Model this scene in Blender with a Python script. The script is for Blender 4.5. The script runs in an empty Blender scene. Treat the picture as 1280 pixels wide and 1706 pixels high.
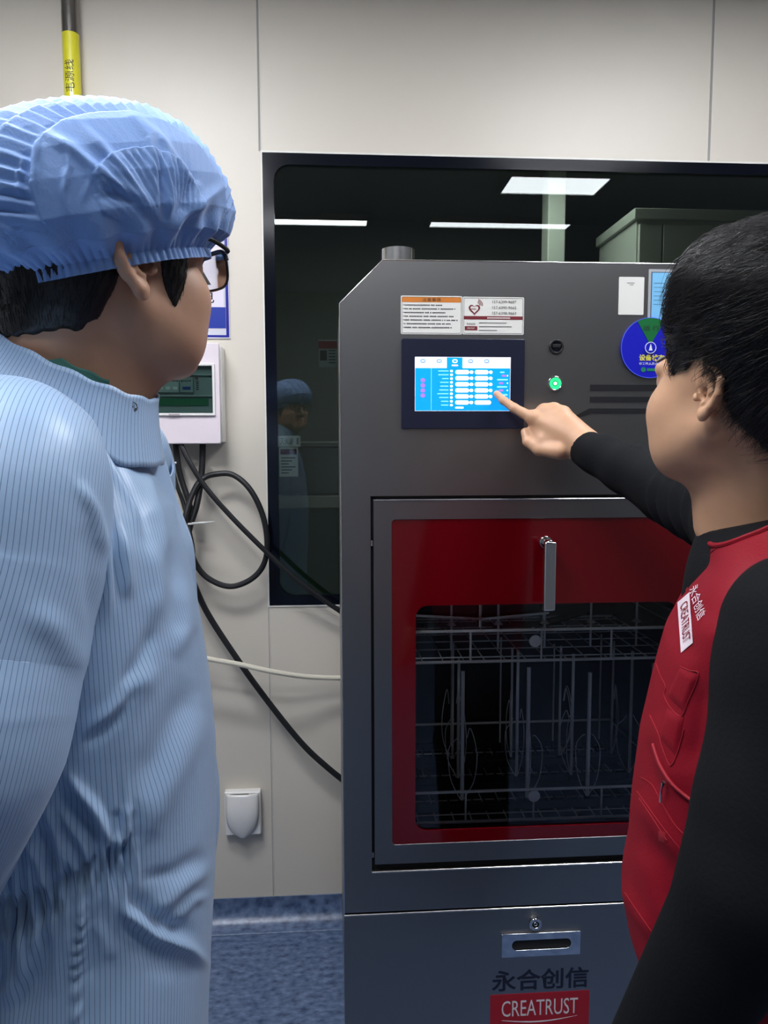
import bpy, bmesh, math, random
import numpy as np
from mathutils import Vector, Matrix
from mathutils.bvhtree import BVHTree
random.seed(7); rng = np.random.default_rng(7)
SC = bpy.context.scene
COL = SC.collection

# ------------------------------------------------------------------ camera
CAMH, FPX = 1.50, 1250.0
YAW, PITCH, ROLL = math.radians(3.87), math.radians(-5.18), math.radians(-0.14)
_fw = Vector((math.sin(YAW)*math.cos(PITCH), math.cos(YAW)*math.cos(PITCH), math.sin(PITCH)))
_rt = Vector((math.cos(YAW), -math.sin(YAW), 0)); _up = _rt.cross(_fw)
RT = math.cos(ROLL)*_rt + math.sin(ROLL)*_up; UP = -math.sin(ROLL)*_rt + math.cos(ROLL)*_up; FW = _fw
cd = bpy.data.cameras.new('camera'); cam = bpy.data.objects.new('camera', cd); COL.objects.link(cam)
cd.sensor_fit = 'VERTICAL'; cd.sensor_height = 36; cd.lens = 36*FPX/1706; cd.clip_start = 0.02
cam.matrix_world = Matrix(((RT.x, UP.x, -FW.x, 0), (RT.y, UP.y, -FW.y, 0), (RT.z, UP.z, -FW.z, CAMH), (0, 0, 0, 1)))
SC.camera = cam
SC.view_settings.view_transform = 'Standard'; SC.view_settings.look = 'None'
SC.view_settings.gamma = 1; SC.view_settings.use_curve_mapping = False
SC.view_settings.exposure = 0.0
w = bpy.data.worlds.new('world'); SC.world = w; w.use_nodes = True
w.node_tree.nodes['Background'].inputs[0].default_value = (0.5, 0.55, 0.6, 1)
w.node_tree.nodes['Background'].inputs[1].default_value = 0.06

LAMP = 50.0      # radiance of the ceiling lamps
WALL_Y, MY = 2.27, 1.62        # wall face and machine front
CEIL = 2.90

def ray(px, py):
    return (FW + RT*((px-640)/FPX) + UP*((853-py)/FPX))
def P(px, py, Y):               # the point at distance Y into the room seen at a place of the photograph
    d = ray(px, py); t = Y/d.y
    return Vector((d.x*t, Y, CAMH + d.z*t))
def proj(v):                    # n x 3 array -> n x 2
    q = np.asarray(v) - np.array([0, 0, CAMH])
    z = q @ np.array(FW); return np.stack([640+FPX*(q@np.array(RT))/z, 853-FPX*(q@np.array(UP))/z], 1)
def FX(px, py=853, Y=MY): return P(px, py, Y).x
def FZ(px, py, Y=MY): return P(px, py, Y).z

# ------------------------------------------------------------------ materials
def lin(c):
    return tuple(((x/255)/12.92 if x/255 <= .04045 else ((x/255+.055)/1.055)**2.4) for x in c[:3]) + (1,)
MATS = {}
def mat(name, rgb=(128, 128, 128), rough=.5, metal=0, emit=None, coat=0, bump=None, noise=None, sheen=0, trans=0, spec=.5, sss=0, stretch=None, aniso=0):
    if name in MATS: return MATS[name]
    m = bpy.data.materials.new(name); m.use_nodes = True; nt = m.node_tree; b = nt.nodes['Principled BSDF']
    b.inputs['Base Color'].default_value = lin(rgb); b.inputs['Roughness'].default_value = rough
    b.inputs['Metallic'].default_value = metal; b.inputs['Coat Weight'].default_value = coat; b.inputs['Coat Roughness'].default_value = .03
    b.inputs['Specular IOR Level'].default_value = spec
    b.inputs['Transmission Weight'].default_value = trans
    if sheen: b.inputs['Sheen Weight'].default_value = sheen
    if sss: b.inputs['Subsurface Weight'].default_value = sss; b.inputs['Subsurface Radius'].default_value = (.012, .005, .003); b.inputs['Subsurface Scale'].default_value = 1
    if emit:
        b.inputs['Emission Color'].default_value = lin(rgb); b.inputs['Emission Strength'].default_value = emit
    if aniso: b.inputs['Anisotropic'].default_value = aniso
    tc = nt.nodes.new('ShaderNodeTexCoord'); mp = nt.nodes.new('ShaderNodeMapping')
    nt.links.new(tc.outputs['Object'], mp.inputs[0])
    if stretch: mp.inputs['Scale'].default_value = stretch
    if noise:    # (scale, rgb2, contrast)
        n = nt.nodes.new('ShaderNodeTexNoise'); n.inputs['Scale'].default_value = noise[0]; n.inputs['Detail'].default_value = 6
        r = nt.nodes.new('ShaderNodeValToRGB'); nt.links.new(mp.outputs[0], n.inputs[0]); nt.links.new(n.outputs[0], r.inputs[0])
        c = noise[2]; r.color_ramp.elements[0].position = .5-c; r.color_ramp.elements[1].position = .5+c
        r.color_ramp.elements[0].color = lin(rgb); r.color_ramp.elements[1].color = lin(noise[1])
        nt.links.new(r.outputs[0], b.inputs['Base Color'])
    if bump:     # (scale, strength)
        n = nt.nodes.new('ShaderNodeTexNoise'); n.inputs['Scale'].default_value = bump[0]; n.inputs['Detail'].default_value = 4
        bp = nt.nodes.new('ShaderNodeBump'); bp.inputs['Strength'].default_value = bump[1]; bp.inputs['Distance'].default_value = .002
        nt.links.new(mp.outputs[0], n.inputs[0]); nt.links.new(n.outputs[0], bp.inputs['Height']); nt.links.new(bp.outputs[0], b.inputs['Normal'])
    MATS[name] = m; return m
def glass_mat(name, tint, ior=1.5):     # thin clear pane: Fresnel mirror over a see-through tint
    m = bpy.data.materials.new(name); m.use_nodes = True; nt = m.node_tree; nt.nodes.clear()
    o = nt.nodes.new('ShaderNodeOutputMaterial'); mx = nt.nodes.new('ShaderNodeMixShader'); fr = nt.nodes.new('ShaderNodeFresnel')
    t = nt.nodes.new('ShaderNodeBsdfTransparent'); g = nt.nodes.new('ShaderNodeBsdfGlossy'); fr.inputs[0].default_value = ior
    t.inputs[0].default_value = tuple(tint)+(1,); g.inputs['Roughness'].default_value = 0.0
    nt.links.new(fr.outputs[0], mx.inputs[0]); nt.links.new(t.outputs[0], mx.inputs[1]); nt.links.new(g.outputs[0], mx.inputs[2])
    nt.links.new(mx.outputs[0], o.inputs[0]); MATS[name] = m; return m

def stripe_mat():                       # light blue anti-static cloth, a dark thread every 4 mm, from the cloth's own UV
    m = bpy.data.materials.new('striped_cleanroom_cloth'); m.use_nodes = True; nt = m.node_tree; b = nt.nodes['Principled BSDF']
    uv = nt.nodes.new('ShaderNodeUVMap'); sp = nt.nodes.new('ShaderNodeSeparateXYZ'); nt.links.new(uv.outputs[0], sp.inputs[0])
    mm = nt.nodes.new('ShaderNodeMath'); mm.operation = 'MULTIPLY'; mm.inputs[1].default_value = 1/.0042; nt.links.new(sp.outputs[0], mm.inputs[0])
    fr = nt.nodes.new('ShaderNodeMath'); fr.operation = 'FRACT'; nt.links.new(mm.outputs[0], fr.inputs[0])
    r = nt.nodes.new('ShaderNodeValToRGB'); nt.links.new(fr.outputs[0], r.inputs[0])
    e = r.color_ramp.elements; base = lin((162, 191, 222)); dark = lin((92, 114, 154))
    e[0].position = 0; e[0].color = base; e[1].position = 1; e[1].color = base
    for p, c in ((.42, base), (.47, dark), (.53, dark), (.58, base)):
        k = e.new(p); k.color = c
    n = nt.nodes.new('ShaderNodeTexNoise'); n.inputs['Scale'].default_value = 9; n.inputs['Detail'].default_value = 5
    tc = nt.nodes.new('ShaderNodeTexCoord'); nt.links.new(tc.outputs['Object'], n.inputs[0])
    bp = nt.nodes.new('ShaderNodeBump'); bp.inputs['Strength'].default_value = .35; bp.inputs['Distance'].default_value = .012
    nt.links.new(n.outputs[0], bp.inputs['Height']); nt.links.new(bp.outputs[0], b.inputs['Normal'])
    nt.links.new(r.outputs[0], b.inputs['Base Color']); b.inputs['Roughness'].default_value = .42; b.inputs['Sheen Weight'].default_value = .15
    b.inputs['Specular IOR Level'].default_value = .55
    MATS['stripe'] = m; return m

M_wall = mat('painted_wall_panel', (212, 204, 190), .42, bump=(60, .03))
M_seam = mat('panel_seam', (150, 146, 140), .6)
M_seamlight = mat('panel_edge', (225, 222, 214), .4)
M_floor = mat('blue_vinyl', (46, 66, 98), .32, noise=(38, (108, 126, 158), .2), bump=(80, .06), stretch=(1, 1.7, 1))
M_steel = mat('brushed_steel', (150, 148, 147), .36, 1, bump=(90, .05), stretch=(.06, 1, 14), aniso=.3)
M_steelbright = mat('bright_steel_edge', (205, 203, 200), .22, 1)
M_chrome = mat('polished_chrome', (215, 216, 220), .07, 1)
M_dark = mat('black_gap', (8, 8, 10), .7)
M_black = mat('black_gloss', (12, 14, 24), .22, coat=.3)
M_blackplastic = mat('black_plastic', (16, 17, 19), .45)
M_rubber = mat('black_rubber', (20, 21, 24), .55, bump=(200, .05))
M_white = mat('white_plastic', (226, 224, 220), .3)
M_pinkwhite = mat('white_box_paint', (226, 214, 219), .35)
M_red = mat('red_silkscreen', (88, 2, 9), .12, coat=.3, spec=.5)
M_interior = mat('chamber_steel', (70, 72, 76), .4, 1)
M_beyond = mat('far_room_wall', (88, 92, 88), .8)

# ------------------------------------------------------------------ objects
def tag(o, label=None, cat=None, group=None, kind=None):
    if label: o['label'] = label
    if cat: o['category'] = cat
    if group: o['group'] = group
    if kind: o['kind'] = kind
    return o
def empty(name, loc, label, cat, group=None):
    o = bpy.data.objects.new(name, None); COL.objects.link(o); o.location = loc; o.empty_display_size = .05
    return tag(o, label, cat, group)
def link(name, me, parent=None):
    o = bpy.data.objects.new(name, me); COL.objects.link(o)
    if parent is not None:
        o.parent = parent
        o.matrix_parent_inverse = Matrix.Translation(-parent.location)   # meshes are authored in world coordinates
    return o

class MB:
    def __init__(s): s.v = []; s.f = []; s.m = []; s.s = []; s.mats = []
    def mi(s, m):
        if m not in s.mats: s.mats.append(m)
        return s.mats.index(m)
    def add(s, vs, fs, m, smooth=False):
        k = len(s.v); s.v += [tuple(v) for v in vs]; i = s.mi(m)
        for f in fs: s.f.append(tuple(a+k for a in f)); s.m.append(i); s.s.append(smooth)
        return s
    def box(s, x0, x1, y0, y1, z0, z1, m):
        vs = [(x, y, z) for x in (x0, x1) for y in (y0, y1) for z in (z0, z1)]
        return s.add(vs, [(0, 1, 3, 2), (4, 6, 7, 5), (0, 4, 5, 1), (2, 3, 7, 6), (0, 2, 6, 4), (1, 5, 7, 3)], m)
    def prism(s, pts, y0, y1, m, hole=None):       # polygon in the xz plane, thick in y (y0 front)
        n = len(pts); vs = [(x, y0, z) for x, z in pts]+[(x, y1, z) for x, z in pts]
        sides = [(i, (i+1) % n, n+(i+1) % n, n+i) for i in range(n)]
        if hole is None: return s.add(vs, [tuple(range(n))[::-1], tuple(range(n, 2*n))]+sides, m)
        assert len(hole) == n
        vs += [(x, y0, z) for x, z in hole]+[(x, y1, z) for x, z in hole]
        fs = sides[:]
        for i in range(n):
            j = (i+1) % n
            fs += [(i, 2*n+i, 2*n+j, j), (n+i, n+j, 3*n+j, 3*n+i), (2*n+i, 3*n+i, 3*n+j, 2*n+j)]
        return s.add(vs, fs, m)
    def tube(s, pts, r, m, n=10, closed=False, caps=True):
        pts = [Vector(p) for p in pts]; N = len(pts); rs = r if isinstance(r, (list, tuple)) else [r]*N
        vs = []; fs = []; prev = None
        for i, p in enumerate(pts):
            a = pts[(i-1) % N] if (closed or i > 0) else p; b = pts[(i+1) % N] if (closed or i < N-1) else p
            t = (b-a).normalized()
            if prev is None:
                u = t.cross(Vector((0, 0, 1)));
                if u.length < .01: u = t.cross(Vector((0, 1, 0)))
            else: u = prev - t*prev.dot(t)
            u.normalize(); prev = u; v = t.cross(u)
            for k in range(n):
                a_ = 2*math.pi*k/n; vs.append(p+(u*math.cos(a_)+v*math.sin(a_))*rs[i])
        for i in range(N if closed else N-1):
            for k in range(n):
                j = (i+1) % N; fs.append((i*n+k, i*n+(k+1) % n, j*n+(k+1) % n, j*n+k))
        if caps and not closed: fs += [tuple(range(n))[::-1], tuple((N-1)*n+k for k in range(n))]
        return s.add(vs, fs, m, True)
    def cyl(s, p0, p1, r, m, n=20, r1=None):
        return s.tube([p0, p1], [r, r if r1 is None else r1], m, n)
    def disc_y(s, cx, cz, r, y0, y1, m, n=40, hole=0):   # round, axis along y
        a = [2*math.pi*k/n for k in range(n)]
        out = [(cx+r*math.cos(t), cz+r*math.sin(t)) for t in a]
        return s.prism(out, y0, y1, m, [(cx+hole*math.cos(t), cz+hole*math.sin(t)) for t in a] if hole else None)
    def text(s, body, cx, cz, width, height, y, m, rot=0, align=None, bold=0, depth=.0003):
        cu = bpy.data.curves.new('t', 'FONT'); cu.body = body; cu.size = 1; cu.extrude = 0; cu.offset = bold; cu.resolution_u = 3
        to = bpy.data.objects.new('t', cu); COL.objects.link(to); bpy.context.view_layer.update()
        me = bpy.data.meshes.new_from_object(to.evaluated_get(bpy.context.evaluated_depsgraph_get()))
        vs = np.array([v.co[:] for v in me.vertices]); fs = [tuple(p.vertices) for p in me.polygons]
        bpy.data.objects.remove(to); bpy.data.curves.remove(cu); bpy.data.meshes.remove(me)
        if not len(vs): return s
        mn, mx = vs.min(0), vs.max(0); q = (vs[:, :2]-(mn+mx)[:2]/2)/(mx-mn)[:2]*np.array([width, height])
        c, sn = math.cos(rot), math.sin(rot); q = np.stack([q[:, 0]*c-q[:, 1]*sn, q[:, 0]*sn+q[:, 1]*c], 1)
        return s.add([(cx+a, y-depth, cz+b) for a, b in q], fs, m)
    def grid(s, G, m, closed_u=False, flip=False):   # G[i][j] -> point
        nu = len(G); nv = len(G[0]); vs = [p for row in G for p in row]; fs = []
        for i in range(nu-1):
            for j in range(nv if closed_u else nv-1):
                q = (i*nv+j, i*nv+(j+1) % nv, (i+1)*nv+(j+1) % nv, (i+1)*nv+j)
                fs.append(q[::-1] if flip else q)
        return s.add(vs, fs, m, True)
    def build(s, name, parent=None, bevel=0, sharp=35):
        me = bpy.data.meshes.new(name); me.from_pydata(s.v, [], s.f); me.validate()
        for m in s.mats: me.materials.append(m)
        if len(me.polygons) == len(s.f):
            me.polygons.foreach_set('material_index', s.m)
        me.polygons.foreach_set('use_smooth', [True]*len(me.polygons))
        bm = bmesh.new(); bm.from_mesh(me); bmesh.ops.recalc_face_normals(bm, faces=bm.faces); bm.to_mesh(me); bm.free()
        me.set_sharp_from_angle(angle=math.radians(sharp)); me.update()
        o = link(name, me, parent)
        if bevel:
            b = o.modifiers.new('bevel', 'BEVEL'); b.width = bevel; b.segments = 2; b.limit_method = 'ANGLE'; b.angle_limit = math.radians(40)
        return o
def rrect(x0, x1, z0, z1, r, n=6):
    pts = []
    for cx, cz, a0 in ((x1-r, z1-r, 0), (x0+r, z1-r, 90), (x0+r, z0+r, 180), (x1-r, z0+r, 270)):
        for k in range(n+1):
            a = math.radians(a0+90*k/n); pts.append((cx+r*math.cos(a), cz+r*math.sin(a)))
    return pts
def spline(pts, n=8):                  # Catmull-Rom through points
    pts = [Vector(p) for p in pts]; out = []
    for i in range(len(pts)-1):
        p0 = pts[max(i-1, 0)]; p1 = pts[i]; p2 = pts[i+1]; p3 = pts[min(i+2, len(pts)-1)]
        for k in range(n):
            t = k/n; out.append(.5*((2*p1)+(p2-p0)*t+(2*p0-5*p1+4*p2-p3)*t*t+(-p0+3*p1-3*p2+p3)*t**3))
    out.append(pts[-1]); return out
def lerp(a, b, t): return a+(b-a)*t
def interp(x, tab):                    # tab: sorted list of (x, v0, v1...)
    xs = [t[0] for t in tab]; return [float(np.interp(x, xs, [t[k] for t in tab])) for k in range(1, len(tab[0]))]

# ------------------------------------------------------------------ smooth solids (signed distance -> mesh)
def smin(a, b, k):
    h = np.clip(.5+.5*(b-a)/k, 0, 1); return b+(a-b)*h-k*h*(1-h)
def smax(a, b, k): return -smin(-a, -b, k)
def ell(p, c, r):
    q = p-np.array(c); r = np.array(r); k0 = np.linalg.norm(q/r, axis=1); k1 = np.linalg.norm(q/(r*r), axis=1)+1e-9
    return k0*(k0-1)/k1
def cap(p, a, b, r1, r2=None):
    a = np.array(a, float); b = np.array(b, float); r2 = r1 if r2 is None else r2
    ab = b-a; t = np.clip(((p-a)@ab)/(ab@ab+1e-12), 0, 1); return np.linalg.norm(p-(a+t[:, None]*ab), axis=1)-(r1+(r2-r1)*t)
def chain(p, pts, rs, k=.01):
    d = None
    for i in range(len(pts)-1):
        c = cap(p, pts[i], pts[i+1], rs[i], rs[i+1]); d = c if d is None else smin(d, c, k)
    return d
def sdf_mesh(f, lo, hi, h, B=12):      # surface nets on sparse blocks
    lo = np.array(lo, float); hi = np.array(hi, float)
    nb = np.ceil((hi-lo)/(h*B)).astype(int)+1
    bi = np.stack(np.meshgrid(*[np.arange(n) for n in nb], indexing='ij'), -1).reshape(-1, 3)
    cen = lo+(bi+.5)*B*h; d = f(cen); keep = bi[np.abs(d) < B*h*1.35]
    NX, NY, NZ = (nb*B+2); R = B+1
    g = np.stack(np.meshgrid(np.arange(R), np.arange(R), np.arange(R), indexing='ij'), -1).reshape(-1, 3)
    ck = []; cv = []; edges = []
    for s in range(0, len(keep), 64):
        kb = keep[s:s+64]; idx = kb[:, None, :]*B+g[None]; V = f((lo+idx*h).reshape(-1, 3)).reshape(len(kb), R, R, R)
        S = V < 0
        c = [S[:, a:a+B, b:b+B, e:e+B] for a in (0, 1) for b in (0, 1) for e in (0, 1)]
        cnt = sum(x.astype(np.int8) for x in c); act = (cnt > 0) & (cnt < 8)
        if not act.any(): continue
        w = np.argwhere(act); vals = np.stack([V[w[:, 0], w[:, 1]+a, w[:, 2]+b, w[:, 3]+e] for a in (0, 1) for b in (0, 1) for e in (0, 1)], 1)
        corner = np.array([(a, b, e) for a in (0, 1) for b in (0, 1) for e in (0, 1)], float)
        acc = np.zeros((len(w), 3)); n = np.zeros(len(w))
        for i in range(8):
            for j in range(i+1, 8):
                if np.abs(corner[i]-corner[j]).sum() != 1: continue
                m = (vals[:, i] < 0) != (vals[:, j] < 0); t = np.where(m, vals[:, i]/(vals[:, i]-vals[:, j]+1e-12), 0)
                acc += np.where(m[:, None], corner[i]+(corner[j]-corner[i])*t[:, None], 0); n += m
        gi = kb[w[:, 0]]*B+w[:, 1:]; cv.append(lo+(gi+acc/n[:, None])*h); ck.append((gi[:, 0]*NY+gi[:, 1])*NZ+gi[:, 2])
        for ax in range(3):
            sl0 = [slice(None)]+[slice(0, B)]*3; sl1 = sl0[:]; sl1[ax+1] = slice(1, B+1)
            A = S[tuple(sl0)]; Bq = S[tuple(sl1)]; e = np.argwhere(A != Bq)
            if len(e): edges.append((ax, kb[e[:, 0]]*B+e[:, 1:], A[tuple(e.T)]))
    ck = np.concatenate(ck); cv = np.concatenate(cv); o = np.argsort(ck); ck = ck[o]; cv = cv[o]
    quads = []
    for ax, gi, ins in edges:
        u, v = [(1, 2), (2, 0), (0, 1)][ax]; q = []; ok = np.ones(len(gi), bool)
        for du, dv in ((1, 1), (0, 1), (0, 0), (1, 0)):
            k = gi.copy(); k[:, u] -= du; k[:, v] -= dv; key = (k[:, 0]*NY+k[:, 1])*NZ+k[:, 2]
            pos = np.clip(np.searchsorted(ck, key), 0, len(ck)-1); ok &= ck[pos] == key; q.append(pos)
        q = np.stack(q, 1); q[~ins] = q[~ins][:, ::-1]; quads.append(q[ok])
    return cv, np.concatenate(quads)
def np_mesh(name, v, q, mats, parent=None, uv=None, mi=None):
    me = bpy.data.meshes.new(name); me.vertices.add(len(v)); me.vertices.foreach_set('co', np.asarray(v, np.float32).ravel())
    n = q.shape[1]; me.loops.add(len(q)*n); me.loops.foreach_set('vertex_index', q.astype(np.int32).ravel())
    me.polygons.add(len(q)); me.polygons.foreach_set('loop_start', np.arange(len(q), dtype=np.int32)*n)
    me.update(calc_edges=True); me.validate()
    for m in mats: me.materials.append(m)
    if mi is not None: me.polygons.foreach_set('material_index', np.asarray(mi, np.int32))
    me.polygons.foreach_set('use_smooth', [True]*len(me.polygons))
    if uv is not None:
        l = me.uv_layers.new(name='UVMap'); l.data.foreach_set('uv', np.asarray(uv, np.float32)[q.ravel()].ravel())
    me.update(); return link(name, me, parent)
def polydist(pp, line, param=False):                # distance of n x 2 points to a polyline
    line = np.array(line, float); d = np.full(len(pp), 1e9); s = np.zeros(len(pp)); L = np.linalg.norm(np.diff(line, axis=0), axis=1); c = np.concatenate([[0], np.cumsum(L)])
    for i, (a, b) in enumerate(zip(line[:-1], line[1:])):
        ab = b-a; t = np.clip(((pp-a)@ab)/(ab@ab+1e-9), 0, 1); e = np.linalg.norm(pp-(a+t[:, None]*ab), axis=1); m = e < d
        d = np.where(m, e, d); s = np.where(m, (c[i]+t*L[i])/c[-1], s)
    return (d, s) if param else d
def smooth_noise(p, sc, seed=0):       # cheap band-limited 3-d noise from sines
    r = np.random.default_rng(seed); o = np.zeros(len(p))
    for k in range(7):
        d = r.normal(size=3); d /= np.linalg.norm(d); o += np.sin(p@d*sc*(.7+.6*r.random())+r.random()*6.28)
    return o/7
# ================================================================== the room
RX0, RX1, RY0 = -1.9, 2.9, -2.6
def struct(mb, name, **k): return tag(mb.build(name, **k), kind='structure')
struct(MB().box(RX0-.1, RX1+.1, RY0-.1, WALL_Y+.1, -.1, 0, M_floor), 'floor')
M_ceil = mat('ceiling_panel', (212, 210, 204), .6)
struct(MB().box(RX0-.1, RX1+.1, RY0-.1, WALL_Y+.1, CEIL, CEIL+.1, M_ceil), 'ceiling')
M_sidewall = mat('side_wall_paint', (150, 152, 152), .6)
struct(MB().box(RX0-.1, RX0, RY0-.1, WALL_Y+.1, 0, CEIL, M_sidewall), 'wall_left')
struct(MB().box(RX1, RX1+.1, RY0-.1, WALL_Y+.1, 0, CEIL, M_sidewall), 'wall_right')
struct(MB().box(RX0, RX1, RY0-.1, RY0, 0, CEIL, M_sidewall), 'wall_rear')
# window opening in the far wall
WX0 = FX(435.5, 260, WALL_Y); WZ1 = FZ(434, 254, WALL_Y); WZ0 = FZ(451, 1009, WALL_Y); WX1 = WX0+1.72
WX0 = (WX0+FX(450.5, 1000, WALL_Y))/2
b = MB()
for x0, x1, z0, z1 in ((RX0, WX0, 0, CEIL), (WX1, RX1, 0, CEIL), (WX0, WX1, 0, WZ0), (WX0, WX1, WZ1, CEIL)):
    b.box(x0, x1, WALL_Y, WALL_Y+.05, z0, z1, M_wall)
struct(b, 'wall_back')
# panel joints
sx1 = .5*(FX(430, 100, WALL_Y)+FX(433, 240, WALL_Y)); sx2 = FX(451.5, 1250, WALL_Y); sx3 = .5*(FX(1189, 30, WALL_Y)+FX(1182, 250, WALL_Y))
def seam(x, z0, z1, wd):
    b = MB().box(x-wd/2, x+wd/2, WALL_Y-.0012, WALL_Y+.001, z0, z1, M_seam)
    b.box(x+wd/2, x+wd/2+.0012, WALL_Y-.002, WALL_Y+.001, z0, z1, M_seamlight); return b
struct(seam(sx1, WZ1+.004, CEIL, .006), 'trim_1')
struct(seam(sx2, .075, WZ0-.004, .0022), 'trim_2')
struct(seam(sx3, WZ1+.004, CEIL, .007), 'trim_3')
struct(MB().box(WX0-.005, WX1+.005, WALL_Y-.003, WALL_Y, WZ1, WZ1+.005, M_seamlight).box(WX0-.005, WX1+.005, WALL_Y-.003, WALL_Y, WZ0-.004, WZ0, M_seamlight)
       .box(WX0-.004, WX0, WALL_Y-.003, WALL_Y, WZ0, WZ1, M_seamlight), 'trim_4')
# coved vinyl skirting
G = []
for k in range(9):
    a = math.pi/2*k/8; r = .06
    G.append([(x, WALL_Y-.004-r+r*math.sin(a)+0, .001+r-r*math.cos(a)) for x in (RX0, RX1)])
G.append([(x, WALL_Y-.004, .078) for x in (RX0, RX1)]); G.append([(x, WALL_Y+.001, .078) for x in (RX0, RX1)])
M_weldshine = mat('vinyl_weld_highlight', (150, 165, 185), .35, noise=(60, (70, 92, 128), .3))  # weld line; the white reflection at the cove foot is painted into it
b = MB().grid(G, M_floor); b.box(RX0, RX1, WALL_Y-.0705, WALL_Y-.064, .0005, .0022, M_weldshine)
struct(b, 'baseboard_back')
# window: glass pane with a dark printed border
win = empty('window_1', (WX0, WALL_Y, WZ0), None, None); win['kind'] = 'structure'
M_print = mat('dark_printed_border', (9, 12, 22), .14, spec=.3)
ix0 = FX(461, 620, WALL_Y); bw = ix0-WX0
b = MB().prism(rrect(WX0, WX1, WZ0, WZ1, .0005), WALL_Y-.001, WALL_Y+.008, M_print, rrect(ix0, WX1-bw, FZ(520, 992, WALL_Y), FZ(520, 275, WALL_Y), .045))
b.build('window_frame', win)
MATS['g'] = G_win = glass_mat('window_glass', (.80, .86, .82), 1.62)
MB().box(WX0+.01, WX1-.01, WALL_Y+.0085, WALL_Y+.013, WZ0+.01, WZ1-.01, G_win).build('window_pane', win)

# room seen dimly beyond the window
BY = WALL_Y+2.6
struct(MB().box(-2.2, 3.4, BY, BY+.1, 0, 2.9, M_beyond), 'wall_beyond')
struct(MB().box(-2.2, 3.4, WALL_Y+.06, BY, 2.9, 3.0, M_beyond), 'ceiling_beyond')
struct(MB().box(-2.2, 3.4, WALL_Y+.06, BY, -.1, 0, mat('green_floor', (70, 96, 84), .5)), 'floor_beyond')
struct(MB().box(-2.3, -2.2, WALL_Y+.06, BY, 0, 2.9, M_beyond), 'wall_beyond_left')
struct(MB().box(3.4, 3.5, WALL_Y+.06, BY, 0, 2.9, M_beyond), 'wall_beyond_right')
M_far = mat('far_pale_standin', (205, 206, 196), .5)
Yc = 3.9
c = empty('highlight_pillar', (P(928, 400, Yc).x, Yc, 0), 'added pale pillar standing in for a wall edge highlight in the window', 'highlight_pillar')  # made-up pillar, its pale shape stands in for a highlight on a wall edge
MB().box(P(913, 400, Yc).x, P(942, 400, Yc).x, Yc, Yc+.12, 0, 2.9, M_far).build('shaft', c, bevel=.006)
MB().box(P(911, 400, Yc).x, P(944, 400, Yc).x, Yc-.01, Yc+.13, 0, .1, M_far).build('plinth', c)
Yc = 3.6
c = empty('standin_cabinet', (P(1150, 400, Yc).x, Yc, 0), 'pale storage cabinet seen through the window at upper right', 'cabinet')  # made-up cabinet in place of a pale patch mirrored in the glass
xa, xm, xb, zt = P(1060, 380, Yc).x, P(1102, 380, Yc).x, P(1270, 380, Yc).x, P(1100, 368, Yc).z
MB().box(xa, xb, Yc, Yc+.5, 0, zt, M_far).build('carcass', c, bevel=.004)
for k, (q0, q1) in enumerate(((xa+.01, xm-.003), (xm+.003, (xm+xb)/2-.003), ((xm+xb)/2+.003, xb-.01))):
    d = MB().box(q0, q1, Yc-.02, Yc, .1, zt-.02, M_far).build('door', c, bevel=.003)
    MB().cyl((q1-.03, Yc-.045, 1.0), (q1-.03, Yc-.045, 1.15), .006, M_chrome).build('handle', d)
MB().box(xa-.02, xb+.02, Yc-.03, Yc+.5, zt, zt+.05, M_far).build('top_panel', c, bevel=.004)
# bench under the far wall, with its things
Yb = 2.78; M_bench = mat('far_bench_steel', (150, 152, 148), .45)
c = empty('work_bench', (-.1, Yb, 0), 'pale topped bench behind the glass left of the machine', 'bench')
zt = P(500, 826, Yb).z; zb_ = P(500, 847, Yb).z
MB().box(-.5, .75, Yb, Yb+.5, zb_, zt, M_bench).build('bench_top', c, bevel=.004)
MB().box(-.48, .73, Yb+.02, Yb+.5, .12, zb_, mat('bench_green_front', (46, 78, 66), .5)).build('apron', c)
for x in (-.46, .7):
    for y in (Yb+.04, Yb+.46): MB().box(x-.02, x+.02, y-.02, y+.02, 0, .12, M_bench).build('leg', c)
d = empty('storage_crate', (P(510, 800, Yb).x, Yb+.1, zt), 'grey crate standing on the bench behind the window', 'crate')
zc = P(510, 745, Yb+.05).z; x0c, x1c = P(462, 760, Yb+.05).x, P(585, 760, Yb+.05).x
MB().box(x0c, x1c, Yb+.05, Yb+.4, zt, zc, mat('grey_crate', (98, 106, 108), .5)).build('crate_body', d, bevel=.006)
MB().box(x0c-.008, x1c+.008, Yb+.042, Yb+.41, zc, zc+.02, mat('grey_crate_lid', (128, 134, 134), .5)).build('lid', d, bevel=.004)
M_plate = mat('paper_white', (222, 220, 212), .6); M_ink = mat('black_ink', (20, 20, 22), .6); M_redink = mat('maroon_ink', (112, 22, 34), .6)
Yp = WALL_Y+.016
def FPx(px, py): p = P(px, py, Yp); return p.x, p.z
x0, z1 = FPx(461, 726); x1, z0 = FPx(501, 744)
b = MB().box(x0, x1, Yp, Yp+.001, z0, z1, M_plate).text('灭火器', lerp(x0, x1, .42), (z0+z1)/2, (x1-x0)*.56, (z1-z0)*.6, Yp, M_ink)
b.text('1', lerp(x0, x1, .87), (z0+z1)/2, (x1-x0)*.07, (z1-z0)*.6, Yp, M_ink)
tag(b.build('notice_plate'), 'small white plate lettered for the fire extinguisher inside the window', 'sign')
x0, z1 = FPx(465, 745); x1, z0 = FPx(497, 794)
b = MB().box(x0, x1, Yp, Yp+.001, z0, z1, M_plate).box(x0+.004, x1-.004, Yp-.0004, Yp, z1-.022, z1-.006, M_redink)
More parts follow.
